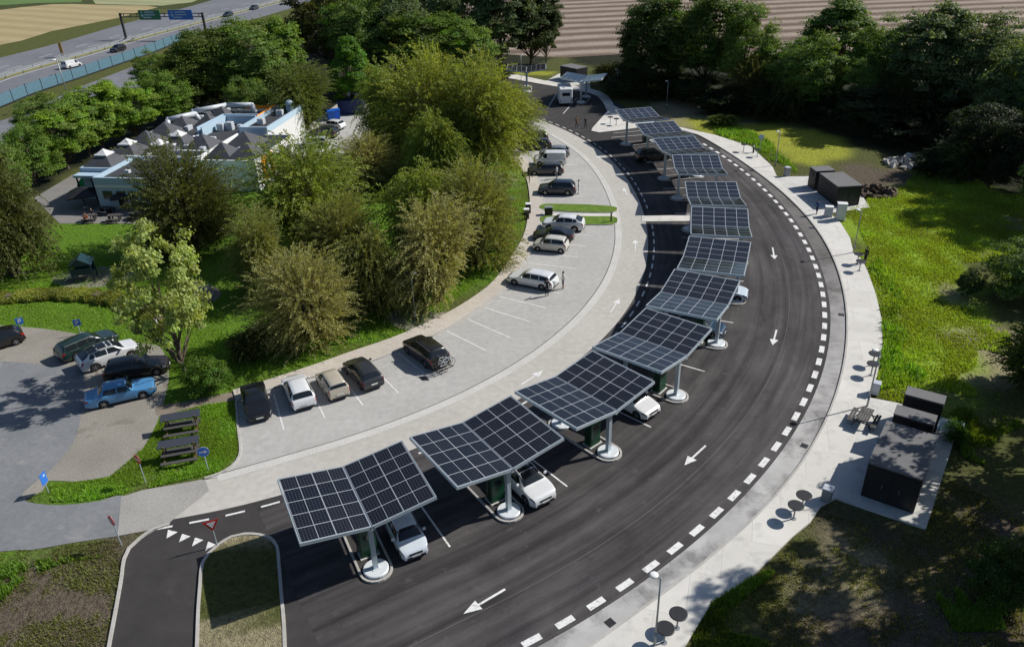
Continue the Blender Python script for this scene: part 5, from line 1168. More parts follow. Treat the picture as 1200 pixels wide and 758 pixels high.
# ================================================================ RESTAURANT
OX, OY, BR = -49.6, 89.8, math.atan2(-.156, .988)
rest = thing('restaurant', 'low white restaurant with grey pyramid roofs, ducts and orange panel', 'restaurant', (OX, OY, 0), BR)
def rp(name, mat, mb, parent=None, smooth=False): return mb.build(name, mat, parent or rest, smooth=smooth)
def block(x0, x1, y0, y1, h, wall='wall_white', par=.35, roofmat='roof_dark', parmat='white'):
    m = MB(); m.box(((x0+x1)/2, (y0+y1)/2, h/2), (x1-x0, y1-y0, h)); rp('wall', wall, m)
    m = MB(); m.box(((x0+x1)/2, (y0+y1)/2, h+.02), (x1-x0-.5, y1-y0-.5, .05)); rp('flat_roof', roofmat, m)
    m = MB(); w = .22
    for a, b, c, d in ((x0-.02, x1+.02, y0-.02, y0+w), (x0-.02, x1+.02, y1-w, y1+.02), (x0-.02, x0+w, y0+w, y1-w), (x1-w, x1+.02, y0+w, y1-w)): m.box(((a+b)/2, (c+d)/2, h+par/2-.1), (b-a, d-c, par+.2))
    rp('parapet', parmat, m)
def pyramid(cx, cy, s, z, h, cap=False):
    m = MB(); k = .34 if cap else .02; hh = h*(1-k)
    b = [(cx-s, cy-s, z), (cx+s, cy-s, z), (cx+s, cy+s, z), (cx-s, cy+s, z)]; q = [(cx-s*k, cy-s*k, z+hh), (cx+s*k, cy-s*k, z+hh), (cx+s*k, cy+s*k, z+hh), (cx-s*k, cy+s*k, z+hh)]
    m.add(b+q, [(0, 1, 5, 4), (1, 2, 6, 5), (2, 3, 7, 6), (3, 0, 4, 7), (4, 5, 6, 7), (3, 2, 1, 0)]); r = rp('pyramid_roof', 'slate', m)
    if cap:
        m = MB(); m.box((cx, cy, z+hh+.08), (2*s*k+.25, 2*s*k+.25, .16)); e = s*k; m.add([(cx-e, cy-e, z+hh+.161), (cx+e, cy-e, z+hh+.161), (cx+e, cy+e, z+hh+.161), (cx-e, cy+e, z+hh+.161), (cx, cy, z+hh+.75)], [(0, 1, 4), (1, 2, 4), (2, 3, 4), (3, 0, 4)]); m.build('skylight', 'white', r)
block(0, 9.2, 0, 8.4, 3.55, 'pale_blue_and_shade', .5, 'roof_dark', 'pale_blue_and_shade')  # front walls and fascia carry their bluish shade in the colour
block(-4.2, -.05, 3.7, 8.4, 3.7, 'pale_blue_and_shade', .3, 'slate', 'pale_blue_and_shade')
block(-4.2, 9.2, 8.45, 33.5, 3.8); block(9.25, 17, 7.8, 20, 3.6, 'wall_white'); block(9.25, 13.4, 20.05, 33.0, 4.3, 'wall_white', .6, 'roof_dark', 'pale_blue_and_shade')
for cx, cy, s, cap in ((-2.1, 6.1, 2.15, True), (-1.9, 10.9, 2.2, True), (2.7, 10.8, 2.1, True), (2.9, 15.2, 2.1, True), (-1.9, 15.4, 2.2, False), (-1.8, 20.0, 2.2, False), (-1.8, 24.5, 2.2, False), (-1.6, 29, 2.2, False), (2.2, 24.8, 1.9, False), (2.2, 29.2, 1.9, False), (12.2, 15.6, 2.3, False), (15.0, 10.4, 2.1, False), (11.6, 10.4, 1.9, False), (6.9, 14.2, 2.0, False)):
    pyramid(cx, cy, s, 3.85, 1.75, cap)
# raised pale blue roof screen around the plant court
m = MB()
for a, b in (((3.7, 18.8), (3.9, 26.4)), ((3.9, 26.4), (9.2, 26.4)), ((4.4, 18.8), (4.6, 25.6)), ((4.6, 25.6), (9.2, 25.6))):
    a, b = Vector((*a, 0)), Vector((*b, 0)); d = b-a; c = (a+b)/2; m.box((c.x, c.y, 4.5), (d.length+.2, .18, 1.3), math.atan2(d.y, d.x))
rp('roof_screen', 'pale_blue_and_shade', m)
m = MB(); m.box((5.9, 10.9, 4.0), (7.0, .35, .5)); m.box((3.0, 13.2, 4.1), (.4, 9.0, .5), R(-12)); rp('roof_rail', 'white', m)
for pts, r_ in (([(-1.2, 27, 3.8), (-1.2, 27, 5.3), (2.4, 30.6, 5.4), (6.4, 30.8, 5.4), (6.8, 30.8, 3.8)], .38), ([(-3.2, 22.6, 3.8), (-3.0, 23, 5.1), (-.4, 26.0, 5.2), (0.0, 26.4, 3.9)], .38)):
    m = MB()
    for a, b in zip(pts, pts[1:]): m.tube(a, b, r_, n=12)
    for p in pts[1:-1]: m.lathe([(.02, -r_), (r_*.75, -r_*.66), (r_, 0), (r_*.75, r_*.66), (.02, r_)], p, 12)
    rp('duct', 'light_grey', m, smooth=True)
for x, y, s in ((5.5, 22.0, (1.0, .8, 1.0)), (6.6, 22.6, (1.0, .9, 1.1)), (1.2, 31.2, (2.0, 1.5, 1.2)), (3.4, 6.2, (.8, .6, .6)), (6.0, 6.6, (.9, .7, .5)), (7.0, 2.0, (.6, .5, .5)), (3.0, 2.6, (.6, .6, .4)), (-3.0, 31.5, (.8, .8, .7)), (10.8, 24, (.9, .9, .8)), (11.5, 29, (1.0, .8, .8)), (0.2, 13.2, (.7, .9, .6)), (5.2, 13.0, (.9, .6, .5)), (6.4, 17.0, (1.6, .5, .5)), (4.8, 16.6, (.5, .5, .8)), (0.2, 18.0, (.9, .9, .5)), (0.4, 22.2, (.6, 1.4, .6)), (-0.1, 27.0, (.8, .5, .9)), (7.6, 23.5, (.6, .6, .5)), (8.2, 11.5, (.7, .7, .7)), (12.8, 12.9, (.9, .5, .5)), (14.9, 13.2, (.6, .6, .6)), (10.4, 18.4, (1.2, .7, .6))):
    m = MB(); m.cbox((x, y, 3.85 if x < 9.2 else (4.35 if y > 20 else 3.65)), s, .05); rp('roof_unit', 'light_grey', m)
m = MB(); m.tube((12.2, 31.2, 0), (12.2, 31.2, 5.3), .55, n=18); m.lathe([(.65, 0), (.65, .4), (.4, .7), (.1, .8)], (12.2, 31.2, 5.3), 18); rp('flue', 'pale_blue_and_shade', m, smooth=True)
# orange panels with a dark ring emblem
m = MB(); m.box((17.04, 11.2, 2.3), (.10, 3.4, 2.9)); og = rp('orange_panel', 'orange', m)
m = MB()
for i in range(14): a, b = 2*PI*i/14, 2*PI*(i+1)/14; m.tube((17.13, 11.2+.85*math.cos(a), 2.3+.85*math.sin(a)), (17.13, 11.2+.85*math.cos(b), 2.3+.85*math.sin(b)), .16, n=6)
m.build('emblem', 'dark_grey', og); m = MB(); m.lathe([(.5, 0), (.5, .02)], (0, 0, 0), 14); m.v = [(17.12+z, 11.2+x, 2.3+y) for x, y, z in m.v]; m.build('emblem_field', 'light_grey', og)
m = MB(); m.box((6.5, 33.56, 3.2), (5.4, .12, 3.0)); rp('orange_panel', 'orange', m); m = MB(); m.box((9.26, 29.5, 4.25), (.1, 7.0, 1.6)); rp('orange_panel', 'orange', m)
m = MB(); m.box((17.03, 16.2, 2.2), (.08, 5.0, 1.6)); rp('window', 'win_glass', m)
for x0 in (2.6, 4.1): m = MB(); m.box((x0+.6, -.03, 1.25), (1.15, .06, 2.3)); d_ = rp('door', 'win_glass', m); m = MB(); m.box((x0+1.05, -.08, 1.2), (.05, .05, .4)); m.build('handle', 'steel', d_)
for x0, w_ in ((.8, 1.2), (6.2, 2.6)): m = MB(); m.box((x0+w_/2, -.03, 1.9), (w_, .06, 1.0)); rp('window', 'win_glass', m)
m = MB(); m.box((4.6, -.02, 3.0), (9.2, .05, .28)); rp('fascia_strip', 'white', m)
for x in (-4.0, -2.0): m = MB(); m.box((x, 2.4, 1.6), (.15, .15, 3.2)); rp('canopy_post', 'dark_grey', m)
m = MB(); m.box((-2.1, 2.9, 3.35), (4.3, 1.5, .3)); rp('canopy', 'pale_blue_and_shade', m)

# terrace: parasols, tables and guests
def parasol(px, label, mat, r=1.8, h=2.5):
    x, y = G(*px); t = thing('parasol', label, 'parasol', (x, y, 0), R(20)); m = MB(); m.tube((0, 0, 0), (0, 0, h+.1), .04, n=8); m.build('pole', 'dark_grey', t)
    m = MB(); P = [(r*math.cos(a), r*math.sin(a), h-.75) for a in [PI/4+PI/2*k for k in range(4)]]; m.add(P+[(0, 0, h+.15)]+[(p[0], p[1], p[2]-.16) for p in P], [(0, 1, 4), (1, 2, 4), (2, 3, 4), (3, 0, 4), (5, 6, 1, 0), (6, 7, 2, 1), (7, 8, 3, 2), (8, 5, 0, 3)]); m.build('canopy', mat, t, norm=False)
    m = MB(); m.lathe([(.35, 0), (.3, .12)], (0, 0, 0), 12); m.build('foot', 'concrete', t)
parasol((101, 243), 'black pyramid parasol at the left of the terrace', 'black', 2.3); parasol((152, 243), 'dark parasol beside the terrace door', 'dark_grey', 2.4); parasol((103, 228), 'bright green parasol under the roof corner', plain('green_canvas', (.01, .30, .08), .8), 1.1, 2.3)
def terrace_set(px, label, rz=0.):
    x, y = G(*px); t = thing('terrace_table', label, 'table', (x, y, .0), rz); m = MB(); m.box((0, 0, .74), (1.4, .8, .05)); m.build('tabletop', 'wood_grey', t)
    for sx in (-.55, .55): m = MB(); m.box((sx, 0, .36), (.08, .6, .72)); m.build('leg', 'dark_grey', t)
    for yb in (-.75, .75): m = MB(); m.box((0, yb, .45), (1.4, .35, .05)); m.box((-.5, yb, .22), (.06, .3, .44)); m.box((.5, yb, .22), (.06, .3, .44)); m.build('bench', 'wood_grey', t)
    return x, y
tx = []
for px, lb, rz in (((106, 259), 'terrace table with guests nearest the lawn', R(10)), ((125, 250), 'terrace table right of the black parasol', R(-15)), ((135, 259), 'dark terrace table on the lawn edge, middle', R(5)), ((160, 256), 'terrace table right end beside the dark tree', R(-10))): tx.append(terrace_set(px, lb, rz))
person(None, R(100), 'guest in a salmon shirt seated at the terrace table', (.62, .20, .12), (.10, .10, .14), loc=(tx[0][0], tx[0][1]-.78), sit=True, arms='table', hair=(.12, .07, .03))
person(None, R(-80), 'guest in a dark top seated opposite the salmon shirt', (.03, .03, .05), (.05, .06, .10), loc=(tx[0][0], tx[0][1]+.78), sit=True, arms='table')
# containers in the yard
def yard_bin(px, label, sz, mat, rz):
    x, y = G(*px); t = thing('waste_container', label, 'waste container', (x, y, .012), rz); m = MB(); a, b, h = sz; m.add([(-a*.44, -b*.44, .12), (a*.44, -b*.44, .12), (a*.44, b*.44, .12), (-a*.44, b*.44, .12), (-a/2, -b/2, h), (a/2, -b/2, h), (a/2, b/2, h), (-a/2, b/2, h)], [(0, 1, 5, 4), (1, 2, 6, 5), (2, 3, 7, 6), (3, 0, 4, 7), (4, 5, 6, 7), (3, 2, 1, 0)]); m.build('body', mat, t)
    m = MB(); m.box((0, 0, h+.05), (a+.1, b+.1, .1)); m.box((0, b*.1, h+.12), (a*.9, b*.6, .08)); m.build('lid', mat, t)
    for sx in (-.35, .35):
        for sy in (-.35, .35): m = MB(); m.lathe([(.1, -.03), (.1, .03)], (a*sx, b*sy, .1), 10, axis='Y'); m.build('wheel', 'black', t)
bb = plain('bright_blue_plastic', (.01, .13, .62), .5, 0, .08)
yard_bin((389, 141), 'bright blue waste container, left one behind the white hatchback', (1.3, 1.1, 1.5), bb, R(20)); yard_bin((394.5, 139.5), 'bright blue waste container, right one behind the white hatchback', (1.3, 1.1, 1.5), bb, R(20))
yard_bin((413, 133), 'big dark blue container in the shade of the bright tree', (4.5, 2.3, 2.3), plain('navy_steel', (.01, .025, .10), .6), R(0))
# ================================================================ TREES
def unit(a): return a/np.maximum(np.linalg.norm(a, axis=-1, keepdims=True), 1e-9)
def leaf_quads(c, ax, nr, ln, wd):
    """diamond leaves: centre, axis, normal (n,3), length and width (n,)"""
    ax = unit(ax); sd = unit(np.cross(ax, nr)); ln = ln[:, None]; wd = wd[:, None]
    V = np.stack([c-ax*ln/2, c+sd*wd/2-ax*ln*.05, c+ax*ln/2, c-sd*wd/2-ax*ln*.05], 1)
    return V.reshape(-1, 3)
def bark_tubes(segs, n=6):
    V = []; F = []
    for a, b, r0, r1 in segs:
        a, b = np.array(a), np.array(b); d = unit(b-a); u = unit(np.cross(d, [.3, .5, .81])); w = np.cross(d, u); k = len(V)
        for p, r in ((a, r0), (b, r1)):
            for i in range(n): t = 2*PI*i/n; V.append(p+r*(math.cos(t)*u+math.sin(t)*w))
        for i in range(n): F.append((k+i, k+(i+1) % n, k+n+(i+1) % n, k+n+i))
    return np.array(V), np.array(F)
def finish(name, LV, shade, segs):
    m = len(LV)//4; crown = np_mesh(name+'_crown', LV, np.arange(m*4).reshape(m, 4), ['leaf'], shade)
    bv, bf = bark_tubes(segs); trunk = np_mesh(name+'_trunk', bv, bf, ['bark'], None, True)
    return crown, trunk
def limb(segs, p0, p1, r0, r1, bend, r, k=3):
    p0, p1 = np.array(p0, float), np.array(p1, float); pts = [p0+(p1-p0)*t for t in np.linspace(0, 1, k+1)]
    for i in range(1, k): pts[i] = pts[i]+r.normal(0, bend, 3)*[1, 1, .5]
    for i in range(k): segs.append((pts[i], pts[i+1], r0+(r1-r0)*i/k, r0+(r1-r0)*(i+1)/k))
    return pts
def norm_crown(LV, segs, top=10., rad=5.):
    """scale a crown so that it is 10 m tall and 5 m in radius"""
    c = LV.reshape(-1, 4, 3).mean(1); kr = rad/np.percentile(np.hypot(c[:, 0], c[:, 1]), 97); kz = top/np.percentile(c[:, 2], 99.7); k = np.array([kr, kr, kz])
    return LV*k, [(np.array(a)*k, np.array(b)*k, r0, r1) for a, b, r0, r1 in segs]
def broadleaf(name, seed, H=10., R0=4.2, z0=1.3, clumps=170, per=250, ls=.215, cone=0., size=.25):
    """rounded crown of leaf clumps carried on limbs; uneven outline with gaps"""
    r = np.random.default_rng(seed); segs = []; Hc = (H-z0)/2; zc = z0+Hc
    top = np.array([r.normal(0, .2), r.normal(0, .2), H*.62]); tp = limb(segs, (0, 0, 0), top, .026*H, .012*H, .12, r, 4)
    lob = unit(r.normal(0, 1, (10, 3))); la = r.uniform(-.32, .30, 10)
    C_, S_, D_ = [], [], []
    while len(C_) < clumps:
        d = unit(r.normal(0, 1, 3))
        if d[2] < -.85: continue
        k = 1+float((la*np.clip((lob@d)-.45, 0, 1)*1.9).sum()); rad = r.uniform(.30, 1.0)**.45*k
        zz = d[2]*rad; w = 1-cone*np.clip((zz+.2), 0, 1)
        p = np.array([d[0]*rad*R0*w, d[1]*rad*R0*w, zc+zz*Hc])
        if p[2] < z0*.6 or p[2] > H*1.05: continue
        C_.append(p); S_.append(r.uniform(.6, 1.15)*R0*size); D_.append(d)
    C_, S_, D_ = np.array(C_), np.array(S_), np.array(D_)
    for i in range(0, len(C_), 4):
        t = np.clip((C_[i][2]/H)*.8-.12, .15, .95); k = t*4; j = min(int(k), 3); st = tp[j]+(tp[j+1]-tp[j])*(k-j)
        limb(segs, st, C_[i]*.97+st*.03, .010*H*(1.15-t), .012, .18, r, 3)
    n = len(C_)*per; ci = np.repeat(np.arange(len(C_)), per); u = unit(r.normal(0, 1, (n, 3))); u[:, 2] = np.abs(u[:, 2])*.55+u[:, 2]*.45
    rr = r.uniform(.25, 1., n)**.6; wob = 1+.3*np.sin(u[:, 0]*7+ci)*np.cos(u[:, 1]*6+ci*2)
    P = C_[ci]+u*(S_[ci]*rr*wob)[:, None]*[1.05, 1.05, .95]
    nr = unit(u*.6+D_[ci]*.5+[0, 0, .35]+r.normal(0, .55, (n, 3))); ax = unit(r.normal(0, 1, (n, 3))+[0, 0, -.3]); ax = unit(ax-nr*(ax*nr).sum(1)[:, None]*.8)
    L = ls*r.uniform(.6, 1.4, n); LV = leaf_quads(P, ax, nr, L, L*r.uniform(.55, .8, n))
    cl = r.random((len(C_), 3)); sh = np.clip(cl[ci]*.55+r.random((n, 3))*.45, 0, 1)
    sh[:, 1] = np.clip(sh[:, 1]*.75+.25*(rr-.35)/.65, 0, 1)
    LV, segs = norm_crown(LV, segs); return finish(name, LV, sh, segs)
def feathery(name, seed, H=10., R0=5., sprays=1500, per=52, droop=.22, ls=.18, arc=.25, stems=7, zlo=.5):
    """many-stemmed willowy dome: long leafy sprays sweeping up and outwards, foliage almost to the ground"""
    r = np.random.default_rng(seed); segs = []
    lob = unit(r.normal(0, 1, (18, 3))); la = r.uniform(-.48, .42, 18); n = sprays
    d = unit(r.normal(0, 1, (n*3, 3))); d = d[d[:, 2] > -.72][:n]
    k = np.clip(1+(la*np.clip(d@lob.T-.62, 0, 1)*2.6).sum(1), .45, 1.45)*r.uniform(.5, 1.12, n)**.7
    zc = H*.46; q = np.c_[d[:, 0]*k*R0, d[:, 1]*k*R0, np.maximum(zc+d[:, 2]*k*H*.54, .2)]
    root = np.c_[q[:, :2]*.30, np.clip(q[:, 2]*.62-.4, .3, None)]; base = root+(q-root)*r.uniform(.10, .5, n)[:, None]; q = q+r.normal(0, .35, (n, 3))*[1, 1, .6]; q[:, 2] = np.maximum(q[:, 2], .2)
    for j in range(stems): a = 2*PI*j/stems+r.normal(0, .3); e = (math.cos(a)*R0*.32, math.sin(a)*R0*.32, H*r.uniform(.5, .72)); limb(segs, (math.cos(a)*.3, math.sin(a)*.3, 0), e, .016*H, .005*H, .25, r, 4)
    m = n*per; ii = np.repeat(np.arange(n), per); s = np.clip(np.tile(np.linspace(.05, 1, per), n)+r.normal(0, .015, m), 0, 1.02)
    ch = q-base; Lr = np.linalg.norm(ch, axis=1); dr = unit(ch); pos = base[ii]+ch[ii]*s[:, None]
    pos[:, 2] += Lr[ii]*(arc*np.sin(s*PI)-droop*s**3*(1.05-np.clip(q[ii, 2]/H, 0, 1)))
    bend = unit(np.cross(dr, r.normal(0, 1, (n, 3))))*(Lr*r.uniform(0, .28, n))[:, None]; pos += bend[ii]*(np.clip(s, 0, 1)**1.6)[:, None]
    tang = dr[ii]+bend[ii]/np.maximum(Lr[ii], .1)[:, None]*1.5+np.c_[np.zeros((m, 2)), arc*PI*np.cos(s*PI)*.6-droop*2*s**2]
    sd = unit(np.cross(dr[ii], r.normal(0, 1, (m, 3)))); pos += sd*((.10+.30*np.sin(np.clip(s, 0, 1)*PI)**.7)*r.random(m)*R0*.13)[:, None]
    ax = unit(unit(tang)+sd*.7+r.normal(0, .22, (m, 3))); nr = unit(np.cross(ax, r.normal(0, 1, (m, 3)))+[0, 0, .45])
    L = ls*r.uniform(.7, 1.5, m); LV = leaf_quads(pos, ax, nr, L, L*r.uniform(.34, .48, m))
    keep = pos[:, 2] > .12; LV = LV[np.repeat(keep, 4)]
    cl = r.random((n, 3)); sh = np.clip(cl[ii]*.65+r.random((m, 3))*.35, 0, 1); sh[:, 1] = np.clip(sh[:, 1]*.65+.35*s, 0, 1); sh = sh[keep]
    limb(segs, (0, 0, 0), (0, 0, H*.62), .018*H, .007*H, .1, r, 4)
    for w in range(0, n, 9): segs += [((0, 0, min(base[w][2]*.75, H*.6)), base[w], .05, .03), (base[w], base[w]+ch[w]*.7, .03, .008)]
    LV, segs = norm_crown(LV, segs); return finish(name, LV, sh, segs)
KIND = {
    'feather': [feathery('feathery_a', 11), feathery('feathery_b', 12, arc=.15, droop=.12), feathery('feathery_c', 13, arc=.3, droop=.38)],
    'round': [broadleaf('round_a', 21), broadleaf('round_b', 22, R0=4.6, clumps=185), broadleaf('round_c', 23, R0=3.9, z0=1.8)],
    'tall': [broadleaf('tall_a', 31, R0=2.9, z0=1.0, clumps=150, ls=.21), broadleaf('tall_b', 32, R0=3.2, z0=1.2, cone=.5, clumps=160, ls=.21)],
    'pale': [broadleaf('pale_a', 41, R0=3.3, z0=2.2, clumps=112, per=125, ls=.25, size=.22)],
    'shrub': [broadleaf('shrub_a', 51, R0=5.8, z0=.3, clumps=120, per=190, ls=.34, size=.24), feathery('shrub_b', 52, sprays=620, per=40, ls=.34)],
}
CNT = {}
def tree(u, v, vt, wpx, kind, col, label, group=None, var=None, cat='tree', loc=None, name='tree', ang=None):
    """tree standing at photo point (u,v), top seen at row vt, crown wpx wide there"""
    ms = KIND[kind]; k = CNT[kind] = CNT.get(kind, -1)+1; crown, trunk = ms[(k if var is None else var) % len(ms)]
    if loc: x, y, H, Wd = loc
    else: x, y = G(u, v); H = tall(u, v, vt); Wd = wpx*mpp(y)
    t = thing(name, label, cat, (x, y, -.05), ang if ang is not None else (k*2.399) % (2*PI), group)
    s = Wd/2/5.1
    for nm, m in (('crown', crown), ('trunk', trunk)):
        o = bpy.data.objects.new(nm, m); C.objects.link(o); o.parent = t; o.scale = (s, s, H/10.2)
        if nm == 'crown': o.color = (*col, 1)
    return t
FG, FY, OL, PO = (.185, .235, .042), (.215, .25, .048), (.185, .20, .058), (.265, .262, .105)
GR, BG, DK, BL, WD = (.125, .21, .024), (.165, .265, .026), (.10, .17, .03), (.105, .15, .06), (.12, .19, .034)
g1 = 'willowy trees inside the curve'
for a in (
    (566, 203, 62, 118, 'feather', FY, 'big bright willowy tree touching the rows of parked cars', 0),
    (515, 190, 48, 125, 'feather', FY, 'tallest bright willowy tree in the middle of the curve', 1),
    (462, 186, 75, 95, 'feather', FG, 'bright willowy tree right of the restaurant yard', 2),
    (600, 176, 96, 66, 'feather', FY, 'yellow-green willowy tree overhanging the far parked cars', 0),
    (434, 218, 152, 84, 'feather', PO, 'pale olive willowy tree below the yard with parked cars', 1),
    (515, 222, 128, 80, 'feather', FG, 'shaded willowy tree beneath the tallest bright one', 2),
    (368, 292, 156, 138, 'feather', FG, 'green willowy tree right of the orange panel', 0),
    (402, 322, 222, 96, 'feather', OL, 'olive tree in the middle of the lower clump', 1),
    (506, 316, 188, 108, 'feather', FG, 'green olive tree at the middle top of the lower clump', 2),
    (560, 308, 178, 112, 'feather', OL, 'olive tree leaning over the footpath above the white estate', 1),
    (515, 352, 232, 116, 'feather', PO, 'pale brownish tree just above the lamp among the shrubs', 0),
    (440, 362, 264, 96, 'feather', OL, 'dull olive tree left of the lamp among the shrubs', 2),
    (364, 398, 284, 126, 'feather', PO, 'pale olive shrubby tree at the lower left of the clump', 1),
    (314, 345, 244, 84, 'feather', OL, 'dull olive tree at the left edge of the clump', 0)):
    tree(*a[:7], g1, a[7])
g2_ = 'trees around the restaurant'
for a in (
    (18, 322, 176, 120, 'feather', (.095, .108, .032), 'dark olive tree at the left edge of the lawn'),
    (-30, 300, 190, 110, 'feather', (.085, .098, .03), 'dark tree cut off by the left edge above the lawn'),
    (230, 292, 166, 132, 'feather', (.095, .108, .028), 'dark olive tree in front of the restaurant'),
    (80, 198, 122, 74, 'round', BG, 'bright green tree left of the skylight roofs'),
    (106, 184, 110, 60, 'tall', GR, 'narrow mid green tree just left of the first skylight'),
    (142, 168, 94, 56, 'tall', GR, 'narrow mid green tree between the first and second skylights'),
    (42, 214, 146, 66, 'round', GR, 'green tree at the left corner of the terrace'),
    (122, 176, 98, 64, 'round', BG, 'bright green tree behind the first skylight'),
    (162, 164, 98, 62, 'round', BG, 'bright green tree behind the second skylight'),
    (198, 150, 84, 66, 'round', GR, 'mid green tree behind the roof ducts'),
    (60, 172, 112, 60, 'round', WD, 'dark green tree above the bright ones by the slip road'),
    (188, 116, 60, 50, 'round', WD, 'dark tree at the end of the glass barrier'),
    (226, 128, 50, 76, 'feather', (.11, .13, .025), 'olive tree rising over the end of the glass barrier'),
    (262, 132, 32, 96, 'round', (.09, .135, .02), 'broad tree hiding the right leg of the gantry'),
    (306, 128, 22, 84, 'round', WD, 'tall dark tree at the end of the motorway view'),
    (338, 118, 20, 60, 'tall', GR, 'light-edged tall tree right of the tall dark one'),
    (358, 152, 74, 96, 'feather', (.10, .13, .028), 'grey-green willowy tree behind the blue flue'),
    (300, 150, 90, 60, 'round', WD, 'dark tree behind the orange roof panel'),
    (416, 131, 42, 54, 'tall', (.085, .19, .014), 'bright green upright tree beside the blue containers'),
    (20, 250, 165, 70, 'round', WD, 'dark tree at the left edge beyond the terrace')):
    tree(*a, g2_)
g3 = 'trees of the wood behind the restaurant'
for a in (
    (388, 92, -22, 84, 'round', (.075, .085, .018), 'big dark brownish tree at the top left of the wood'),
    (428, 100, -10, 80, 'round', DK, 'dark tree behind the upright bright tree'),
    (470, 96, -18, 84, 'round', BL, 'blue-green dark tree at the top of the wood'),
    (500, 100, 12, 110, 'round', (.085, .14, .016), 'bright-topped tree behind the tallest willowy tree'),
    (548, 100, 22, 70, 'round', GR, 'green tree just right of the bright-topped one'),
    (540, 80, -35, 90, 'round', BL, 'tall dark tree second from the right of the wood'),
    (588, 84, -35, 74, 'tall', BL, 'tall grey-green tree near the end-on canopy'),
    (622, 78, -28, 66, 'tall', (.045, .068, .022), 'tall slender tree at the ploughed field edge'),
    (640, 76, -12, 40, 'tall', (.05, .075, .02), 'slim tree at the field edge, outermost of its row'),
    (410, 60, -50, 90, 'round', DK, 'dark tree at the top edge behind the brownish one'),
    (500, 62, -50, 90, 'round', BL, 'dark tree at the top edge, middle of the wood')):
    tree(*a, g3)
g4 = 'trees of the wood on the right'
for a in (
    (754, 106, -6, 84, 'round', (.050, .085, .018), 'leafy tree with bare lower limbs at the left end of the right wood'),
    (786, 104, -18, 78, 'round', GR, 'bright-topped tree second from the left of the right wood'),
    (826, 116, -16, 84, 'round', (.058, .10, .016), 'broad green tree above the far pavement lamp'),
    (864, 122, 2, 74, 'round', WD, 'dark green tree right of the broad green one'),
    (884, 128, 62, 66, 'feather', (.10, .105, .032), 'pale willowy tree with bare stems on the wood edge'),
    (926, 134, 66, 84, 'feather', (.085, .105, .03), 'pale shrubby tree below the dark cone-topped tree'),
    (975, 118, -4, 112, 'tall', DK, 'big dark cone-topped tree against the ploughed field'),
    (940, 138, 40, 70, 'round', DK, 'dark tree at the left foot of the cone-topped tree'),
    (1028, 134, 20, 84, 'round', DK, 'dark tree right of the cone-topped tree'),
    (1078, 146, 2, 92, 'tall', BL, 'tall dark tree in the middle of the right wood'),
    (1130, 152, 14, 116, 'round', BL, 'big blue-green tree above the pale rubble'),
    (1168, 172, 50, 84, 'round', BL, 'blue-green tree at the right part of the wood'),
    (1205, 176, 34, 84, 'round', DK, 'dark tree cut by the right edge of the photo'),
    (1045, 150, 84, 66, 'feather', (.07, .085, .025), 'small willowy tree in front of the right wood'),
    (1005, 142, 66, 60, 'round', DK, 'dark small tree under the cone-topped tree'),
    (905, 128, 48, 56, 'round', DK, 'dark tree behind the pale willowy stems'),
    (1150, 205, 120, 90, 'round', (.022, .036, .014), 'dark low tree above the meadow corner'),
    (1200, 225, 130, 90, 'round', (.022, .036, .014), 'dark tree at the right edge above the meadow'),
    (1245, 230, 60, 110, 'round', BL, 'dark tree just outside the right edge of the wood')):
    tree(*a, g4)
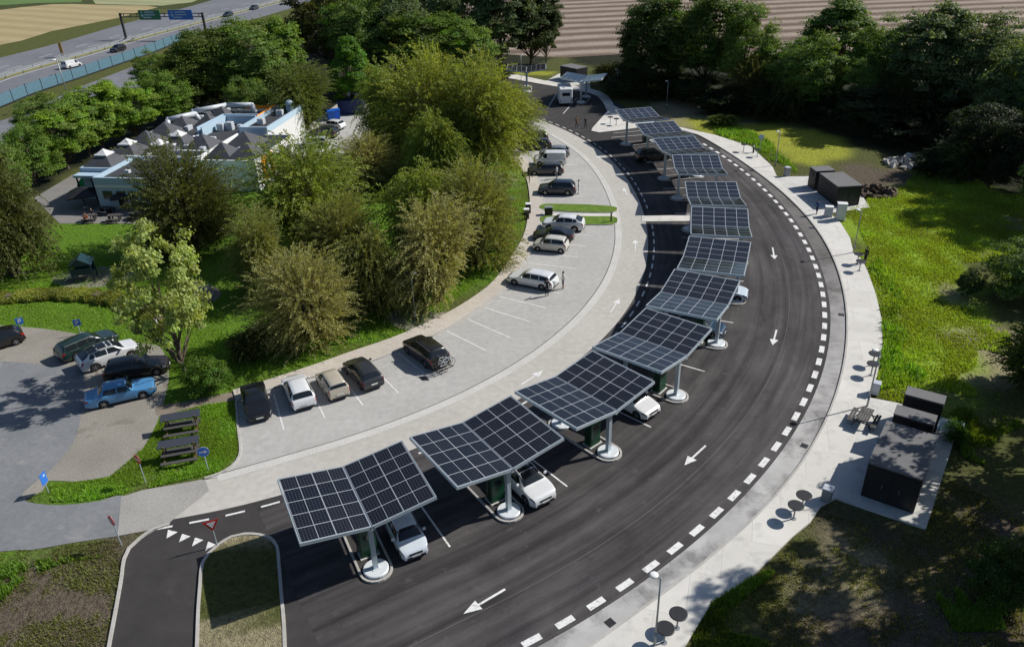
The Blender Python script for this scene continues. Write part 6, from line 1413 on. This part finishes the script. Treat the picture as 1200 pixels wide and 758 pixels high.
# shrubs
sg = 'shrubs'
for a in (
    (290, 420, 382, 58, 'shrub', (.075, .09, .025), 'dark olive shrub in the shade left of the olive trees', 1),
    (246, 458, 418, 54, 'shrub', (.085, .16, .015), 'round bright green shrub by the car park corner', 0),
    (712, 98, 70, 44, 'shrub', (.075, .085, .025), 'olive shrub between the far container and the wood', 1),
    (742, 104, 66, 54, 'shrub', (.08, .095, .025), 'yellowish shrub under the leafy tree with bare limbs', 0),
    (800, 112, 84, 60, 'shrub', (.028, .042, .013), 'dark shrub under the broad green tree', 0),
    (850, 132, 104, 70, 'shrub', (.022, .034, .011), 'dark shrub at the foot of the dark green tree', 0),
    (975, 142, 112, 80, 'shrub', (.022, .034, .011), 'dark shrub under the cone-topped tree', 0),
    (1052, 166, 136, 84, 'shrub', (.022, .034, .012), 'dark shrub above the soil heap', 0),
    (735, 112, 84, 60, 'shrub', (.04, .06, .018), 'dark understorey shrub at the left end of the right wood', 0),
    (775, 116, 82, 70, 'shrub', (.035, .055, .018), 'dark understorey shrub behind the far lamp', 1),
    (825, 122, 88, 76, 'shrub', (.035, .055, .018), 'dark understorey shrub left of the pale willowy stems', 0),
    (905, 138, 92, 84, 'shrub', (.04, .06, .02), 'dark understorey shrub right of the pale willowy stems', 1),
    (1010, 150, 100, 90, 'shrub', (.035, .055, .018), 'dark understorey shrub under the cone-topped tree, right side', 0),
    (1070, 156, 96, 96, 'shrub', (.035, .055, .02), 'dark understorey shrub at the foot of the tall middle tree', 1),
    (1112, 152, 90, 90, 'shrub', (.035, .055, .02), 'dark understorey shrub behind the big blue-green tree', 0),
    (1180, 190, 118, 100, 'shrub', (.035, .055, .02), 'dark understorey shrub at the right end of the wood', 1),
    (1095, 205, 168, 74, 'shrub', (.035, .06, .025), 'grey-green shrub beside the pale rubble', 1),
    (1138, 212, 165, 70, 'shrub', (.05, .085, .03), 'blue-green shrub right of the pale rubble', 1),
    (1133, 348, 312, 30, 'shrub', (.06, .095, .035), 'small leafy shrub on the meadow by the shadow', 0),
    (1206, 350, 285, 96, 'shrub', (.11, .18, .038), 'green shrub at the right edge of the meadow', 0),
    (1212, 452, 372, 100, 'shrub', (.07, .105, .026), 'dark shrub lower on the right edge', 1),
    (1172, 700, 640, 92, 'shrub', (.05, .09, .015), 'leafy shrub in the shade at the bottom right', 0),
    (1120, 520, 492, 30, 'shrub', (.07, .15, .02), 'bright low shrub beside the pale blue panel', 1),
    (846, 145, 132, 44, 'shrub', (.09, .13, .02), 'yellow-green low shrub along the upper pavement', 1),
    (285, 122, 106, 30, 'shrub', (.28, .30, .02), 'yellow-green shrub glowing between the dark trees', 0),
    (590, 92, 78, 20, 'shrub', (.06, .08, .02), 'small dark shrub by the end-on canopy', 0)):
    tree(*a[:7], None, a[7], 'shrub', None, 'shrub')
tree(218, 440, 258, 108, 'pale', (.29, .345, .10), 'pale-leaved young tree on the yard edge', None, 0, ang=.6)
# trees beyond the frame on the sunny side, whose dappled shade falls on the verge and the slab
for k, (x, y, H, w_) in enumerate(((32.5, 32, 21, 10), (35, 37.5, 14, 9), (30.5, 26, 20, 10), (42, 46, 14, 9), (26, 19.5, 16, 8))):
    tree(0, 0, 0, 0, 'pale', WD, ('tall tree just beyond the right edge below the containers', 'tall tree at the right edge level with the large container', 'tall tree beyond the bottom right corner', 'tree at the right edge above the container shadow', 'tree beyond the bottom edge by the pavement')[k], 'trees on the right verge', 0, loc=(x, y, H, w_), ang=k*1.3)
for k, (x, y, H, w_) in enumerate(((54, 63, 9, 9.), (58, 76, 10, 10.))):
    tree(0, 0, 0, 0, 'round', WD, ('tree shading the right end of the meadow', 'tree beyond the top right of the meadow')[k], 'trees on the right verge', k, loc=(x, y, H, w_))

# hedge curving round the gravel yard: one long planting
HP = catmull(W([(-60, 352), (0, 352), (40, 348), (85, 347), (130, 352), (170, 366), (196, 388)]), .5)
hd = thing('hedge', 'low yellowish hedge curving above the gravel yard', 'hedge', (*HP[0], 0))
r = np.random.default_rng(5); n = 60000; s = r.random(n)*arclen(HP)[-1]; S_ = arclen(HP); cx = np.interp(s, S_, HP[:, 0])-HP[0][0]; cy = np.interp(s, S_, HP[:, 1])-HP[0][1]
T = np.gradient(HP, axis=0); T = T/np.hypot(T[:, 0], T[:, 1])[:, None]; nx_ = np.interp(s, S_, -T[:, 1]); ny_ = np.interp(s, S_, T[:, 0])
ang = r.uniform(0, PI, n); rad = r.uniform(.75, 1., n)*(1+.10*np.sin(s*1.7)+.10*np.sin(s*4.1)); off = np.cos(ang)*rad*1.1; z = np.sin(ang)**.6*rad*1.05
u = np.c_[nx_*np.cos(ang), ny_*np.cos(ang), np.sin(ang)]; P = np.c_[cx+nx_*off, cy+ny_*off, z*.58*(1+.35*np.sin(s*2.9)*np.cos(s*.9))]
LV = leaf_quads(P, unit(r.normal(0, 1, (n, 3))), unit(u+r.normal(0, .5, (n, 3))), .26*r.uniform(.7, 1.3, n), .15*np.ones(n))
sh = np.c_[r.random(n), np.clip(.35+.4*r.random(n)+.25*np.sin(s*1.1), 0, 1), r.random(n)]
m = np_mesh('foliage', LV, np.arange(4*n).reshape(n, 4), ['leaf'], sh); o = bpy.data.objects.new('foliage', m); C.objects.link(o); o.parent = hd; o.color = (.21, .235, .04, 1)
m = band_mb(HP-HP[0], -.4, .4, 0, .5).build('core', 'bark', hd)

# dark hedge along the glass barrier
NP = offset(NB, 2.6)[:-4]; hd2 = thing('hedge', 'dark hedge along the near side of the glass noise barrier', 'hedge', (*NP[0], 0))
n = 16000; s = r.random(n)*arclen(NP)[-1]; S_ = arclen(NP); ang = r.uniform(0, PI, n); rad = r.uniform(.7, 1., n)*(1+.3*np.sin(s*.7)+.2*np.sin(s*2.3))
P = np.c_[np.interp(s, S_, NP[:, 0])-NP[0][0]+.35*np.cos(ang)*rad*1.2, np.interp(s, S_, NP[:, 1])-NP[0][1]+.9*np.cos(ang)*rad*1.2, np.sin(ang)*rad*1.1]
LV = leaf_quads(P, unit(r.normal(0, 1, (n, 3))), unit(r.normal(0, 1, (n, 3))+[0, 0, .6]), .55*r.uniform(.6, 1.4, n), .35*np.ones(n))
m = np_mesh('foliage', LV, np.arange(4*n).reshape(n, 4), ['leaf'], np.c_[r.random(n), r.random(n), r.random(n)]); o = bpy.data.objects.new('foliage', m); C.objects.link(o); o.parent = hd2; o.color = (.04, .06, .018, 1)
band_mb(NP-NP[0], -.5, .5, 0, .7).build('core', 'bark', hd2)

# ================================================================ GRASS AND WEEDS (uncountable)
SLABW = W([(1019, 467), (1050.6, 473), (1124, 498), (1110, 541), (1084.7, 620.6), (979, 585)]); ROADW = [tuple(p) for p in EXIT_L]+W([(198, 616), (240, 600), (240, 758), (240, 830)])
def blades(name, polys, n, h, w, col, seed, bright=1., lean=.5, avoid=None, rag=0., clump=1.4):
    r = np.random.default_rng(seed); pts = []
    for poly, wt in polys:
        P = np.array(W(poly)); lo, hi = P.min(0), P.max(0); k = int(n*wt); X, Y = [], []
        q = r.uniform(lo, hi, (k*4, 2)); u_, v_ = PX(q[:, 0]+(vnoise(q[:, 0], q[:, 1], 3., seed+5)-.5)*rag, q[:, 1]+(vnoise(q[:, 0], q[:, 1], 3., seed+6)-.5)*rag); ins = in_poly(u_, v_, poly); dens = vnoise(q[:, 0], q[:, 1], 1.6, seed+1)*.65+vnoise(q[:, 0], q[:, 1], .5, seed+2)*.35; ins &= np.clip((dens-.5)*clump+.5, 0, 1) > r.random(len(q))*.8
        for av in (pave, SLABW, ROADW): ins &= ~in_poly(q[:, 0], q[:, 1], av)
        pts.append(q[ins][:k])
    q = np.concatenate(pts); m = len(q); pat = vnoise(q[:, 0], q[:, 1], 2.2, seed+3); a = r.random(m)*2*PI
    dx, dy = np.cos(a), np.sin(a); hh = h*r.uniform(.5, 1.5, m)*(.6+.8*pat); ww = w*r.uniform(.6, 1.4, m); ln = lean*hh*r.uniform(.3, 1.2, m); bx, by = -dy*ww/2, dx*ww/2
    V = np.stack([np.c_[q[:, 0]-bx, q[:, 1]-by, np.full(m, -.03)], np.c_[q[:, 0]+bx, q[:, 1]+by, np.full(m, -.03)], np.c_[q[:, 0]+dx*ln, q[:, 1]+dy*ln, hh]], 1).reshape(-1, 3)
    sh = np.c_[np.clip(pat*.6+r.random(m)*.4, 0, 1), np.clip(pat*.5+r.random(m)*.5, 0, 1), r.random(m)]
    me = np_mesh(name, V, np.arange(3*m).reshape(m, 3), ['leaf'], sh); o = bpy.data.objects.new(name, me); C.objects.link(o); o.color = (*col, 1); return tag(o, kind='stuff')
blades('meadow_grass', [([(1010, 250), (1040, 225), (1100, 195), (1170, 225), (1230, 235), (1230, 290), (1140, 310), (1125, 340), (1160, 400), (1150, 440), (1110, 470), (1055, 470), (1030, 468), (1036, 400), (1020, 330), (998, 262)], 1.)], 85000, .17, .11, (.24, .335, .034), 61, rag=4.)
blades('meadow_weeds', [([(1018, 300), (1040, 310), (1062, 400), (1070, 450), (1034, 466), (1036, 400), (1028, 345)], 1.), ([(840, 142), (900, 165), (930, 195), (925, 204), (905, 192), (880, 170), (838, 156)], .5)], 6500, .38, .15, (.15, .27, .026), 62, rag=2.5)
blades('lawn_grass', [([(276, 470), (281, 530), (255, 553), (200, 566), (100, 588), (60, 588), (60, 568), (127, 560), (170, 524), (190, 490), (240, 474)], 1.), ([(300, 452), (400, 418), (500, 378), (600, 300), (620, 250), (616, 212), (590, 200), (560, 300), (450, 380), (240, 440), (196, 440), (190, 410), (120, 392), (0, 378), (-40, 350), (100, 300), (250, 330), (280, 430)], 2.2)], 30000, .11, .08, (.185, .31, .028), 63)
blades('verge_grass', [([(0, 648), (130, 632), (150, 640), (142, 690), (128, 758), (-60, 758), (-60, 660)], 1.), ([(830, 744), (900, 662), (960, 600), (1080, 628), (1110, 560), (1200, 600), (1200, 758), (815, 758)], 1.6), ([(236, 758), (242, 650), (280, 632), (322, 652), (330, 758)], .35)], 9000, .10, .07, (.16, .17, .055), 64, clump=3.)
blades('verge_clumps', [([(830, 744), (880, 695), (905, 670), (925, 682), (880, 758), (815, 758)], 1.), ([(1090, 690), (1150, 665), (1185, 720), (1120, 740)], .7), ([(1110, 470), (1165, 455), (1190, 480), (1180, 540), (1120, 545)], 1.), ([(0, 660), (60, 655), (20, 700), (-40, 720)], .4), ([(-60, 660), (0, 650), (130, 632), (60, 655), (0, 680)], .6)], 6500, .2, .12, (.13, .21, .025), 65, rag=5., clump=2.6)
